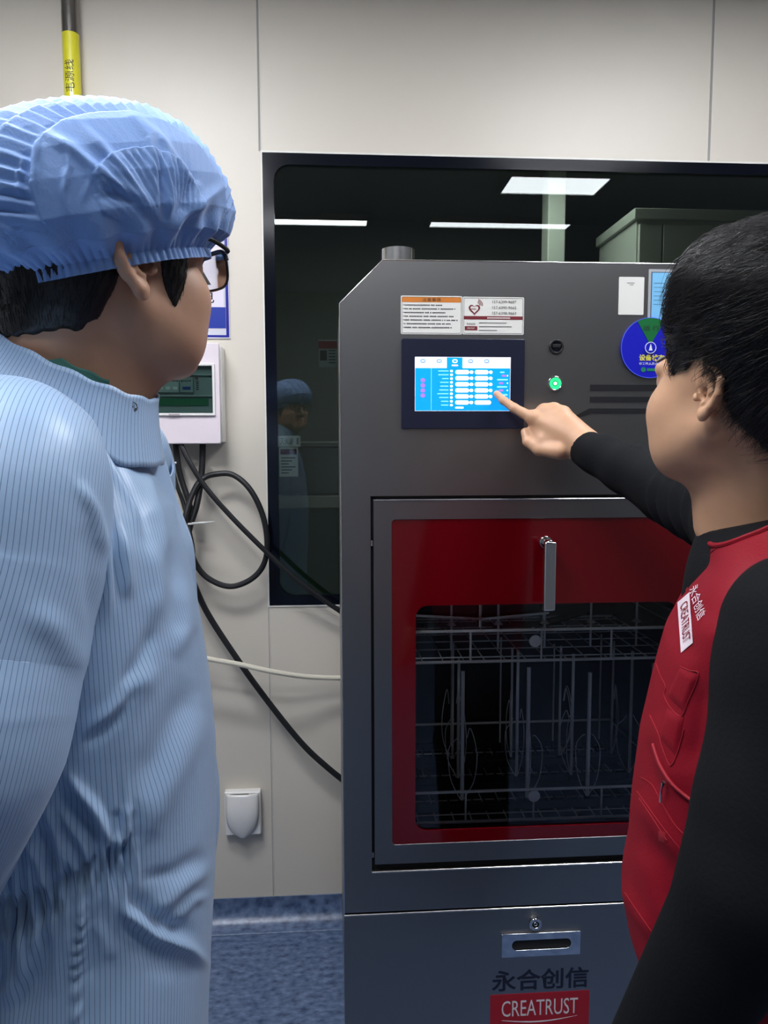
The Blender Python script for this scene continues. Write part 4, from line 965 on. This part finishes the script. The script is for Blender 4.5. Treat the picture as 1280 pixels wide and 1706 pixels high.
def apply_folds(G, folds, closed=True, outward=None, extra=None):
    n = grid_normals(G, closed)
    cen = G.mean(1, keepdims=True)
    if ((n*(G-cen)).sum(2)).mean() < 0: n = -n
    pp = proj(G.reshape(-1, 3)); toc = np.array([0, 0, CAMH])-G; toc /= np.linalg.norm(toc, axis=2)[..., None]
    mask = np.clip((n*toc).sum(2)*4+.6, 0, 1); d = np.zeros(len(pp))
    for line, wdt, amp in folds:
        x, s_ = polydist(pp, line, True); x = x/(wdt*1.3); fd = np.clip(np.minimum(s_+.08, 1.08-s_)/.38, 0, 1); d += amp*FOLD*np.exp(-x*x)*fd*fd*(3-2*fd)
    D = d.reshape(G.shape[:2])*mask
    if extra is not None: D = D+extra(G, pp.reshape(G.shape[:2]+(2,)))*1.0
    return G+n*D[..., None]
def grid_mesh(name, G, m, parent, closed=True, circ=None, capend=False):
    nu, nv = G.shape[:2]; cols = nv+1 if closed else nv
    H_ = np.concatenate([G, G[:, :1]], 1) if closed else G
    i = np.arange(nu-1)[:, None]; j = np.arange(cols-1)[None]; a = i*cols+j
    q = np.stack([a, a+1, a+cols+1, a+cols], -1).reshape(-1, 4)
    seg = np.linalg.norm(np.diff(H_, axis=1), axis=2).mean(0); u = np.concatenate([[0], np.cumsum(seg)])
    if circ: u = u/u[-1]*circ
    v = np.concatenate([[0], np.cumsum(np.linalg.norm(np.diff(G, axis=0), axis=2).mean(1))])
    uv = np.stack([np.broadcast_to(u[None], (nu, cols)), np.broadcast_to(v[:, None], (nu, cols))], -1).reshape(-1, 2)
    V = H_.reshape(-1, 3); mats = m if isinstance(m, list) else [m]
    o = np_mesh(name, V, q, mats, parent, uv=uv)
    if closed:
        bm = bmesh.new(); bm.from_mesh(o.data); bmesh.ops.remove_doubles(bm, verts=bm.verts, dist=1e-6); bmesh.ops.recalc_face_normals(bm, faces=bm.faces); bm.to_mesh(o.data); bm.free()
    return o
def tube_grid(pts, rs, nv, flat=1.0, dens=10):
    S = np.array([list(p) for p in spline(pts, dens)]); R = np.interp(np.linspace(0, 1, len(S)), np.linspace(0, 1, len(rs)), rs)
    G = []; prev = None
    for i, p in enumerate(S):
        t = S[min(i+1, len(S)-1)]-S[max(i-1, 0)]; t /= np.linalg.norm(t)
        u = np.array([0., -1, 0]) if prev is None else prev; u = u-t*(u@t); u /= np.linalg.norm(u); prev = u; v = np.cross(t, u)
        a = np.linspace(0, 2*math.pi, nv, endpoint=False); G.append(p+np.outer(np.cos(a), u)*R[i]+np.outer(np.sin(a), v)*R[i]*flat)
    return np.array(G)
def bvh_of(o): return BVHTree.FromPolygons([v.co[:] for v in o.data.vertices], [tuple(p.vertices) for p in o.data.polygons])
EYE = Vector((0, 0, CAMH))
def hit(bvh, px, py, off=.0008, fallback=.8):
    d = ray(px, py).normalized(); loc, n, i, t = bvh.ray_cast(EYE, d)
    if loc is None: return P(px, py, fallback)
    if n.dot(d) > 0: n = -n
    return loc+n*off
def px_spline(pts, n=6): return [(p.x, p.y) for p in spline([(a, b_, 0) for a, b_ in pts], n)]
def stitch(mb, bvh, pts, r, m, off=.0006, n=6):
    Q = [hit(bvh, a, b_, off) for a, b_ in px_spline(pts, n)]
    mb.tube(Q, r, m, 6)
def patch(bvh, outline, m, name, parent, off=.002, n=12):
    """raised cloth patch: four outline corners (or polylines) in order TL TR BR BL"""
    TL, TR, BR, BL = outline; G = []
    for i in range(n+1):
        u = i/n; row = []
        for j in range(n+1):
            w_ = j/n; a = (lerp(lerp(TL[0], TR[0], w_), lerp(BL[0], BR[0], w_), u), lerp(lerp(TL[1], TR[1], w_), lerp(BL[1], BR[1], w_), u))
            e = min(i, j, n-i, n-j)/2; row.append(hit(bvh, a[0], a[1], off*min(1, e)+.0004))
        G.append(row)
    return MB().grid(G, m).build(name, parent, sharp=80)

# ---------------------------------------------------------------- red vest
silB = [(1290, 838), (1240, 866), (1200, 893), (1172, 915), (1150, 945), (1130, 990), (1108, 1045), (1085, 1130), (1066, 1215), (1056, 1310), (1049, 1400), (1040, 1445), (1036, 1472), (1045, 1530), (1066, 1582), (1096, 1622), (1112, 1680), (1120, 1760)]
zs = np.linspace(.845, 1.408, 170)
Ab = lambda z: np.interp(z, [.84, 1.0, 1.25, 1.36, 1.40, 1.43], [.125, .125, .13, .115, .09, .075])
Ar = lambda z: np.interp(z, [.84, 1.0, 1.2, 1.33, 1.36, 1.385, 1.41], [.175, .172, .185, .205, .185, .155, .115])
G = solve_loft(cB, fB, rB, zs, silB, -1, Ab, Ar, 220, Amax=.26, Amin=.04)
foldsV = [([(1280, 905), (1220, 960), (1180, 1010)], 26, .005), ([(1150, 1000), (1135, 1060), (1150, 1110)], 16, -.004), ([(1100, 1180), (1110, 1260), (1140, 1330)], 18, .006), ([(1080, 1230), (1090, 1290), (1110, 1330)], 9, -.004),
          ([(1062, 1320), (1100, 1380), (1150, 1440)], 14, .005), ([(1060, 1400), (1085, 1470), (1120, 1560)], 22, .007), ([(1075, 1390), (1110, 1450), (1140, 1530)], 16, -.006), ([(1036, 1470), (1060, 1515), (1100, 1570)], 10, .005), ([(1170, 1130), (1160, 1230), (1150, 1290)], 12, -.006)]
fc_ = (G-cB)@fB; G[..., 2] -= fc_*.5*np.clip((G[..., 2]-1.28)/.12, 0, 1)
G = apply_folds(G, foldsV, extra=lambda g, pp: (smooth_noise(g.reshape(-1, 3), 30, 2)*.003).reshape(g.shape[:2]))
vest = grid_mesh('vest', G, M_vest, MANB); tag(vest, 'dark red vest with white lettering on the chest')
vest.modifiers.new('thick', 'SOLIDIFY').thickness = .0025
bv = bvh_of(vest)
for ln in ([(1094, 1105), (1101, 1125), (1110, 1143), (1108, 1160), (1120, 1181), (1136, 1193), (1146, 1172), (1165, 1124), (1150, 1117), (1134, 1110)],
           [(1084, 1192), (1098, 1222), (1105, 1247), (1118, 1275), (1130, 1252), (1140, 1215)], [(1068, 1295), (1088, 1308), (1105, 1340), (1128, 1377), (1156, 1402)],
           [(1062, 1318), (1080, 1343), (1110, 1384), (1150, 1433)], [(1066, 1330), (1088, 1362), (1112, 1400)], [(1042, 1487), (1070, 1528), (1095, 1562), (1115, 1580)], [(1270, 868), (1226, 893), (1188, 918), (1162, 950), (1144, 985)]):
    b = MB(); stitch(b, bv, ln, .0005, M_stitch); b.build('seam', vest)
patch(bv, [(1134, 1112), (1164, 1124), (1142, 1188), (1112, 1158)], M_vest, 'chest_pocket', vest, .002)
patch(bv, [(1112, 1180), (1140, 1195), (1128, 1262), (1100, 1228)], M_vest, 'lower_pocket', vest, .002)
b = MB(); Q = [hit(bv, x, y, .0012) for x, y in px_spline([(1090, 1240), (1102, 1275), (1124, 1308), (1160, 1338)], 8)]
b.tube(Q, .0018, M_stitch, 8); b.build('pocket_zipper', vest)
Q = [hit(bv, 1110, 1302, .003), hit(bv, 1109, 1312, .004), hit(bv, 1107, 1322, .004), hit(bv, 1106, 1336, .004)]
MB().tube(Q, [.0022, .0009, .0009, .0014], M_chrome, 8).build('zip_pull', vest)
patch(bv, [(1098, 1384), (1110, 1386), (1108, 1404), (1098, 1400)], M_stitch, 'bar_tack', vest, .0008, 4)
# white chest print: maker name above an oval badge with the lettering knocked out
M_print_w = mat('white_print', (232, 214, 220), .6)
def on_vest(o, u, v, mbsrc, m, off):
    vs = [hit(bv, o[0]+u[0]*x+v[0]*z, o[1]+u[1]*x+v[1]*z, off) for x, y, z in mbsrc.v]; b.add(vs, mbsrc.f, m)
b = MB()
t = MB().text('永合创信', .5, .5, 1, 1, 0, M_ink); on_vest((1149, 984), (15, 52), (14, -14), t, M_print_w, .0008)
g = [[(x, 0, z) for x in np.linspace(0, 1, 9)] for z in np.linspace(0, 1, 5)]; bad = MB().grid(g, M_ink)
on_vest((1130, 1004), (6, 84), (20, -17), bad, M_print_w, .0008)
t = MB().text('CREATRUST', .5, .55, .8, .62, 0, M_ink); on_vest((1130, 1006), (6, 80), (20, -17), t, M_vest, .0014)
b.build('chest_print', vest, sharp=80)
# front neckline and armhole piping
b = MB(); Q = [Vector(p) for p in G[-1]]; b.tube(Q, .003, M_vest, 8, closed=True); b.build('neck_binding', vest)

# ---------------------------------------------------------------- left-hand man
HA = Head(P(172, 452, .765), -41, -5, 1.0, .98)
aA = math.radians(80); fA = np.array([math.sin(aA), math.cos(aA), 0]); rA = np.array([math.cos(aA), -math.sin(aA), 0])
pA = P(150, 1000, .79); cA = np.array([pA.x, .79, 0])
MANA = empty('person', (cA[0], cA[1], 0), 'person in a blue striped cleanroom gown, bouffant cap and glasses', 'person')
nkA = np.array(P(100, 640, .78)); shA = np.array(P(0, 805, .63)); elA = np.array(P(-95, 1240, .57)); wrA = np.array(P(-210, 1640, .63))
shF = cA-rA*.19+np.array([0, 0, shA[2]]); elF = shF+np.array([.0, .03, -.30]); wrF = elF+np.array([-.03, .02, -.24])
hipA = [np.array([cA[0], cA[1], .95])+s*rA*.09 for s in (-1, 1)]; kneeA = [h+np.array([0, 0, -.44])+fA*.02 for h in hipA]; ankA = [k+np.array([0, 0, -.42])-fA*.02 for k in kneeA]
def bodyA_head(p):
    q = HA.sdf(p); nape = HA.w([(-.042, 0, -.03)])[0]; thr = HA.w([(.012, 0, -.07)])[0]; base = nkA+np.array([.0, 0, -.03])
    n = cap(p, nape, base-fA*.02, .052, .058); n = smin(n, cap(p, thr, base+fA*.025, .045, .058), .035)
    return smin(smin(q, n, .022), cap(p, nkA+rA*.09+np.array([0, 0, -.12]), nkA-rA*.09+np.array([0, 0, -.12]), .04), .04)
def bodyA_rest(p):
    t = chain(p, [nkA+np.array([0, 0, -.12]), np.array([cA[0], cA[1], 1.25]), np.array([cA[0], cA[1], .97])], [.07, .08, .09], .05)
    t = smin(t, cap(p, shA, shF, .04), .05)
    for a, e_, w_ in ((shA, elA, wrA), (shF, elF, wrF)):
        t = smin(t, chain(p, [a, e_, w_], [.045, .038, .026], .02), .03); dirn = (w_-e_)/np.linalg.norm(w_-e_)
        for dx in (-.028, -.01, .008, .026):
            k = w_+dirn*.075+fA*dx; t = smin(t, cap(p, w_, k, .02, .011), .01); t = smin(t, chain(p, [k, k+dirn*.035, k+dirn*.055-np.array([0, 0, .014])], [.0095, .0085, .007], .003), .003)
        t = smin(t, chain(p, [w_, w_+fA*.035-np.array([0, 0, .02]), w_+fA*.045-np.array([0, 0, .06])], [.018, .012, .009], .005), .008)
    for k in (0, 1): t = smin(t, chain(p, [hipA[k], kneeA[k], ankA[k]], [.06, .045, .034], .03), .03)
    return t
lo = HA.c-.18; hi = HA.c+.17; lo[2] = nkA[2]-.12; lo[1] -= .03; hi[1] += .04
v1, q1 = sdf_mesh(bodyA_head, lo, hi, .0020); v3, q3 = sdf_mesh(bodyA_rest, (-.8, .2, 0), (.4, 1.3, 1.62), .008)
V, Q, MI = merge([(v1, q1), (v3, q3)]); np_mesh('body', V, Q, [M_skinA], MANA); eyes(HA, MANA)
def lineA(q):
    x, z = q[:, 0], q[:, 2]; n = smooth_noise(q*np.array([1, 1, .4]), 420, 4)*.005
    zl = np.interp(x, [-.12, -.08, -.055, -.04, -.028, -.014, 0, .010, .018, .026, .036, .046, .054, .07, .1], [-.062, -.062, -.060, -.046, -.016, .018, .034, .028, -.022, -.050, -.048, -.010, .026, .055, .06])
    return z-zl+n
v, q, L = hair_mesh(HA, 'hair', None, lambda q: .004+.006*np.clip((q[:, 2]-.0)/.06, 0, 1), lineA, lambda p: cap(p, HA.w([(-.042, 0, -.03)])[0], nkA+np.array([0, 0, -.03])-fA*.02, .052, .058))
down = lambda l: np.stack([np.full(len(l), -.15), np.zeros(len(l)), np.full(len(l), -1.)], 1)
s1 = strands(HA, v, q, 7000, down, .012, .00028, .0008, 4, 4, line=lineA)
V, Q, MI = merge([(v, q), s1]); tag(np_mesh('hair', V, Q, [M_hair, M_strand], MANA, mi=MI), 'black hair cropped at the nape below the cap')
b = MB()
for y in (-1, 1):
    b.tube([HA.w([(.096-.012*abs(u-.2), y*(.014+.036*u), .024+.005*math.sin(math.pi*u))])[0] for u in np.linspace(0, 1, 8)], [.0016, .0026, .003, .003, .0028, .0022, .0016, .0008], M_hair, 8)
b.build('eyebrows', MANA)
b = MB(); mole = HA.w([(-.026, -.0905, -.012)])[0]
# glasses
M_frame = mat('black_spectacle_frame', (18, 17, 17), .3)
GL = MB()
for y in (-1, 1):
    pts = [(.002, y*.083, .026), (.03, y*.083, .027), (.07, y*.078, .026), (.100, y*.068, .021), (.1025, y*.0645, .019)]
    S_p = [HA.w([p])[0] for p in pts]; GL.tube(spline(S_p, 6), .0022, M_frame, 8); GL.tube([HA.w([(-.012, y*.081, .004)])[0], HA.w([(.002, y*.083, .020)])[0]], .0022, M_frame, 8)
    loop = []
    for k in range(28):
        a = 2*math.pi*k/28; c_, s_ = math.cos(a), math.sin(a); X = math.copysign(abs(c_)**.6, c_)*.027; Z = math.copysign(abs(s_)**.6, s_)*.0185
        loop.append(HA.w([(.112-.010*((.036+X)/.063)**2, y*(.037+X), .004+Z)])[0])
    GL.tube(loop, .0014, M_frame, 8, closed=True)
    n = len(loop); top = [loop[k] for k in range(1, 14)]; GL.tube(top, .0024, M_frame, 8)
GL.tube([HA.w([(.112, -.010, .002)])[0], HA.w([(.115, 0, .006)])[0], HA.w([(.112, .010, .002)])[0]], .0016, M_frame, 8)
GLo = GL.build('eyeglasses', MANA); tag(GLo, 'black framed glasses')
G_lens = glass_mat('spectacle_lens', (.93, .95, .93), 1.15)
for y in (-1, 1):
    b = MB(); c_ = HA.w([(.109, y*.037, .004)])[0]; ring = []
    for k in range(28):
        a = 2*math.pi*k/28; cc_, s_ = math.cos(a), math.sin(a); X = math.copysign(abs(cc_)**.6, cc_)*.027; Z = math.copysign(abs(s_)**.6, s_)*.0185
        ring.append(HA.w([(.112-.010*((.036+X)/.063)**2, y*(.037+X), .004+Z)])[0])
    b.add([c_]+ring, [(0, 1+k, 1+(k+1) % 28) for k in range(28)], G_lens); b.build('lens', GLo)
# bouffant cap
M_cap = mat('blue_nonwoven', (118, 156, 214), .62, bump=(420, .25), sheen=.25, noise=(30, (132, 168, 222), .3))
n_t, n_a = 230, 640
upc = HA.R[2]-HA.R[0]*.22; upc /= np.linalg.norm(upc); fwc = HA.R[0]-upc*(HA.R[0]@upc); fwc /= np.linalg.norm(fwc); lfc = np.cross(upc, fwc)
RC = np.array(P(178, 430, .765))
tt = np.linspace(0, 1, n_t); aa = np.linspace(0, 2*math.pi, n_a, endpoint=False); G = np.zeros((n_t, n_a, 3))
for i, t in enumerate(tt):
    rho = np.interp(t, [0, .03, .07, .14, .25, .38, .5, .62, .74, .85, .93, 1], [.875, .865, .93, 1.04, 1.13, 1.13, 1.06, .93, .74, .50, .27, .0])
    hh = np.interp(t, [0, .03, .07, .14, .25, .38, .5, .62, .74, .85, .93, 1], [-.016, -.004, .004, .012, .034, .064, .090, .112, .130, .1415, .146, .1475])
    ca, sa = np.cos(aa), np.sin(aa); af = np.where(ca > 0, .118, .122)*rho; lat = .098*rho
    over = .016*np.clip(ca, 0, 1)*np.exp(-((t-.22)/.16)**2)
    G[i] = RC+np.outer(ca*(af+over), fwc)+np.outer(sa*lat, lfc)+np.outer(hh*.90-.010*np.clip(ca, 0, 1)*np.exp(-((t-.2)/.2)**2)-.0*sa, upc)
def capx(g, pp):
    T = np.broadcast_to(tt[:, None], g.shape[:2]); A = np.broadcast_to(aa[None], g.shape[:2]); f = g.reshape(-1, 3)
    rel = g-RC; xf = rel@fwc; yl = rel@lfc; zu = rel@upc
    warp = smooth_noise(f, 26, 11).reshape(A.shape)
    # accordion pleats run across front-to-back rows, in stepped tiers
    tr = yl/.026+warp*.55+xf*1.5; ti = np.floor(tr); s = np.arctan2(xf, zu+.02)*.125/.0098+ti*.37+warp*.35; saw = (s-np.floor(s)); pl = np.where(saw < .7, saw/.7, (1-saw)/.3); fr_ = tr-ti
    on = np.clip(np.sin(ti*2.3+1.0)*1.3+.75, .05, 1)*np.clip(fr_/.12, 0, 1)*np.clip((1-fr_)/.12, 0, 1)*np.clip(.7+warp*1.6, .1, 1)
    d = .0042*(pl-.5)*on*np.clip((T-.18)/.15, 0, 1)*np.clip((1-T)/.06, 0, 1)
    st = fr_; d += .0034*st*np.clip((T-.15)/.2, 0, 1)*np.clip((1-T)/.1, 0, 1)
    gath = np.abs(np.sin(A*46+warp*3)); d += .0020*gath*np.exp(-((T-.03)/.05)**2)+.0028*np.sin(A*23+warp*5)*np.exp(-((T-.13)/.10)**2)
    d += .0032*smooth_noise(f, 55, 12).reshape(A.shape)*np.clip(T/.2, 0, 1)*np.clip((1-T)/.15, 0, 1)
    return d
fc = [([(277, 391), (262, 360), (214, 297), (165, 240), (130, 208)], 7, .006), ([(277, 391), (268, 350), (257, 317), (247, 230), (205, 180)], 7, .006), ([(279, 388), (281, 330), (281, 297), (270, 225)], 6, .005), ([(284, 388), (305, 360), (334, 340), (378, 304)], 7, .006),
      ([(275, 388), (261, 367), (225, 330), (187, 304), (120, 250), (53, 220)], 7, .007), ([(67, 224), (60, 270), (64, 314)], 4, .004), ([(43, 264), (33, 300), (30, 330)], 4, .004), ([(105, 235), (115, 280), (105, 320), (112, 360)], 4, .004), ([(140, 262), (150, 300), (136, 340)], 4, .003),
      ([(268, 375), (240, 345), (200, 325), (150, 330)], 9, -.005), ([(272, 372), (268, 320), (262, 270)], 5, -.006), ([(276, 372), (300, 345), (320, 300), (300, 250)], 7, -.005), ([(290, 392), (330, 372), (385, 335)], 9, -.004), ([(230, 200), (270, 235), (310, 290), (340, 320)], 5, .004)]
G = apply_folds(G, fc, extra=capx); capo = grid_mesh('bouffant_cap', G, M_cap, MANA); tag(capo, 'pleated pale blue disposable bouffant cap')
# gown: torso
silA = [(210, 560), (222, 640), (236, 690), (243, 745), (268, 790), (290, 840), (306, 900), (319, 960), (336, 1060), (349, 1150), (358, 1250), (361, 1330), (359, 1450), (355, 1520), (350, 1600), (345, 1706), (345, 3000)]
zs = np.linspace(.28, 1.548, 420)
Ab = lambda z: np.interp(z, [.28, .9, 1.05, 1.3, 1.44, 1.50, 1.54, 1.56], [.18, .16, .14, .15, .13, .105, .09, .085])
Ar = lambda z: np.interp(z, [.28, .9, 1.05, 1.3, 1.41, 1.48, 1.52, 1.56], [.23, .20, .175, .19, .185, .150, .115, .085])
stripe = stripe_mat()
G = solve_loft(cA, fA, rA, zs, silA, 1, Ab, Ar, 420, Amax=.30, Amin=.05)
fg = [([(163, 841), (172, 900), (180, 965), (176, 1030)], 9, .009), ([(195, 870), (208, 930), (212, 1000)], 9, .009), ([(180, 850), (192, 920), (196, 1000)], 7, -.008), ([(150, 850), (152, 920), (160, 1000)], 7, -.008),
      ([(150, 720), (190, 790), (222, 850), (233, 900)], 6, .007), ([(162, 708), (205, 785), (236, 850), (246, 905)], 6, -.007), ([(235, 760), (262, 850), (280, 940)], 9, .007), ([(250, 900), (262, 980), (255, 1040)], 12, .008), ([(285, 900), (296, 990), (300, 1060)], 10, -.006),
      ([(300, 960), (310, 1040), (285, 1100)], 12, .009), ([(262, 1040), (240, 1090), (205, 1150)], 10, -.008), ([(262, 1110), (215, 1165), (135, 1228)], 12, .010), ([(245, 1130), (190, 1200), (135, 1250)], 9, -.010), ([(325, 1130), (280, 1230), (230, 1330)], 18, -.009), ([(340, 1180), (300, 1270), (250, 1370), (215, 1400)], 18, .009),
      ([(107, 1285), (135, 1320), (163, 1356), (180, 1395), (188, 1427)], 8, .018), ([(100, 1310), (130, 1350), (158, 1400), (165, 1430)], 12, -.016), ([(210, 1340), (208, 1380), (206, 1425)], 7, .010), ([(198, 1350), (196, 1400)], 7, -.010), ([(222, 1350), (226, 1410)], 9, -.006),
      ([(195, 1488), (205, 1515), (256, 1555), (310, 1580), (350, 1612)], 8, .014), ([(210, 1490), (262, 1535), (330, 1560)], 12, -.008), ([(200, 1530), (230, 1580), (300, 1620)], 14, -.008), ([(352, 1440), (300, 1480), (250, 1530)], 10, .008), ([(345, 1420), (290, 1455), (235, 1470)], 10, -.005), ([(350, 1490), (320, 1500), (280, 1545)], 7, .006),
      ([(70, 1340), (95, 1380), (112, 1450)], 9, .010), ([(60, 1370), (82, 1420), (92, 1470)], 7, -.010), ([(45, 1400), (62, 1440), (70, 1490)], 7, .009), ([(88, 1350), (118, 1410), (140, 1450)], 7, -.010), ([(100, 1350), (135, 1400), (148, 1440)], 6, .010),
      ([(60, 1520), (40, 1600), (5, 1680)], 14, .012), ([(85, 1530), (70, 1620), (20, 1706)], 14, -.012), ([(150, 1530), (170, 1560), (190, 1600)], 10, .006), ([(165, 1500), (160, 1560), (150, 1640)], 8, -.006), ([(110, 1540), (95, 1600), (85, 1660)], 12, .008)]
fc_ = (G-cA)@fA; G[..., 2] -= (fc_*.30*np.clip((G[..., 2]-1.44)/.11, 0, 1))
def gownx(g, pp):
    f = g.reshape(-1, 3); d = smooth_noise(f, 13, 21).reshape(g.shape[:2])*.006+smooth_noise(f*np.array([1, 1, .45]), 42, 22).reshape(g.shape[:2])*.0022
    x, y = pp[..., 0], pp[..., 1]
    # elastic gather at the waist
    yl = np.interp(x, [40, 90, 140, 185, 225], [1530, 1500, 1475, 1448, 1428]); band = np.exp(-((y-yl)/34)**4)*np.clip((232-x)/20, 0, 1)
    along = x*.86-(y-yl)*.1; d += band*(-.006+.0062*np.sin(along/9.5*2*math.pi+2*np.sin(along/17.))+.002*np.sin(along/4.3*2*math.pi))
    near = np.exp(-((y-yl)/80)**2)*np.clip((240-x)/30, 0, 1); d += near*.004*np.sin(along/21*2*math.pi)
    # ruffled pocket edge below it
    xl = np.interp(y, [1510, 1560, 1620, 1706], [142, 132, 127, 128]); rf = np.exp(-((x-xl)/9)**2)*np.clip((y-1505)/15, 0, 1); d += rf*(.004+.003*np.sin(y/7.5*2*math.pi))
    return d
G = apply_folds(G, fg, extra=gownx)
gown = grid_mesh('gown', G, stripe, MANA); tag(gown, 'light blue gown with fine dark stripes')
# sleeves
fs = [([(110, 640), (165, 715), (205, 790), (228, 850), (233, 890)], 6, .008), ([(40, 1010), (90, 1050), (140, 1130)], 20, .006), ([(150, 850), (140, 900), (145, 1000), (150, 1060)], 10, -.004), ([(-40, 1205), (60, 1195), (130, 1190)], 9, .001), ([(120, 800), (150, 850), (170, 930)], 8, .007)]
S1 = tube_grid([shA+rA*-.06+np.array([0, 0, .012]), shA, lerp(shA, elA, .33)+np.array([.004, 0, 0]), lerp(shA, elA, .66), elA, lerp(elA, wrA, .4), wrA], [.070, .085, .088, .086, .086, .076, .056], 300, dens=30)
S1 = apply_folds(S1, fs, extra=lambda g, pp: (smooth_noise(g.reshape(-1, 3)*np.array([1, 1, .5]), 20, 31)*.005+smooth_noise(g.reshape(-1, 3), 50, 32)*.0014).reshape(g.shape[:2]))
sl = grid_mesh('sleeve', S1, stripe, gown, circ=.0062*92)
S2 = tube_grid([shF+rA*.13+np.array([0, 0, -.06]), shF+rA*.04+np.array([0, 0, -.01]), shF, lerp(shF, elF, .5), elF, lerp(elF, wrF, .5), wrF], [.03, .07, .084, .080, .076, .065, .052], 120, dens=12); grid_mesh('sleeve', S2, stripe, gown, circ=.0062*84)
# stand collar
def collar(off, up, thick, m, name, Bp, Fp, lat, h, flare, parent, n=160):
    B_, F_ = np.array(Bp), np.array(Fp); c_ = (B_+F_)/2; a1 = (F_-B_)/2; la = np.array([0.03, -1, -.10]); la /= np.linalg.norm(la)
    nrm = np.cross(a1, la); nrm /= np.linalg.norm(nrm); nrm *= np.sign(nrm[2]); G = []
    for k in range(14):
        t = k/13; sc_ = 1+flare*t**1.3; a = np.linspace(0, 2*math.pi, n, endpoint=False)
        wv = .0016*np.sin(a*9)*t+.001*np.sin(a*17+1)
        G.append(c_-nrm*h*t+np.outer(np.cos(a), a1)*sc_+np.outer(np.sin(a)*(lat*sc_), la)+np.outer(wv, nrm)+np.outer(np.cos(a)*.0, nrm))
    o = grid_mesh(name, np.array(G), m, parent); sm = o.modifiers.new('t', 'SOLIDIFY'); sm.thickness = thick; sm.offset = 1; return o
co = collar(0, 0, .003, stripe, 'stand_collar', P(-40, 512, .82), P(258, 664, .765), .099, .058, .30, gown)
tag(collar(0, 0, .002, mat('green_undershirt', (62, 118, 108), .8), 'undershirt_collar', P(-30, 497, .82), P(215, 640, .77), .088, .03, .12, MANA), 'green undershirt collar showing at the nape')
bc = bvh_of(co); p = hit(bc, 218, 678, .001); nn = (EYE-p).normalized()
b = MB(); e1 = nn.cross(Vector((0, 0, 1))).normalized(); e2 = nn.cross(e1)
b.tube([p+(e1*math.cos(a)+e2*math.sin(a))*.0042 for a in np.linspace(0, 2*math.pi, 25)[:-1]], .0014, M_chrome, 8, closed=True)
b.tube([p, p+nn*.002], [.0026, .0012], M_chrome, 12); b.build('press_stud', gown)
# far front placket and zip
def sheet(rowA, rowB, name, m, thick=.0018, n=20, wav=.003):
    A_ = spline([P(*p) for p in rowA], n); B_ = spline([P(*p) for p in rowB], n); L_ = min(len(A_), len(B_)); G = []
    for i in range(L_):
        G.append([lerp(A_[i], B_[i], u)+Vector((0, -1, 0))*(wav*math.sin(u*math.pi*2.0+i*.05)+.004*math.sin(u*math.pi)) for u in np.linspace(0, 1, 14)])
    o = grid_mesh(name, np.array([[list(p) for p in r_] for r_ in G]), m, gown, closed=False); s_ = o.modifiers.new('t', 'SOLIDIFY'); s_.thickness = thick; return o
sheet([(238, 724, .765), (246, 780, .765), (268, 850, .768), (290, 920, .772), (304, 990, .776), (318, 1050, .78)], [(265, 731, .83), (281, 790, .835), (300, 850, .84), (319, 905, .84), (324, 965, .835), (328, 1050, .82)], 'front_placket', stripe)
sheet([(345, 1260, .80), (345, 1310, .80), (345, 1370, .80), (345, 1420, .80)], [(358, 1262, .83), (364, 1310, .83), (364, 1370, .83), (357, 1425, .83)], 'side_placket', stripe, n=8)
b = MB(); Q = spline([P(248, 690, .765), P(239, 715, .770), (P(236, 745, .775)), P(241, 775, .78), P(246, 800, .785)], 8)
for i, p_ in enumerate(Q[:-1]): b.tube([p_, lerp(p_, Q[i+1], .55)], .0022, M_white, 6)
b.build('zip_teeth', gown)
p0 = P(250, 712, .78); b = MB().add([p0, P(262, 718, .785), P(245, 722, .778), P(246, 709, .776)], [(0, 1, 2), (0, 2, 3)], M_white); o = b.build('zip_tag', gown); o.modifiers.new('s', 'SOLIDIFY').thickness = .001
v, q = sdf_mesh(trou(cA, hipA, kneeA, ankA, .09), (cA[0]-.3, cA[1]-.3, .04), (cA[0]+.3, cA[1]+.3, 1.1), .008); np_mesh('trousers', v, q, [M_trouser], MANA)
M_shoew = mat('white_shoe', (215, 215, 215), .5)
for a in ankA: shoe(MANA, a, fA, M_shoew)
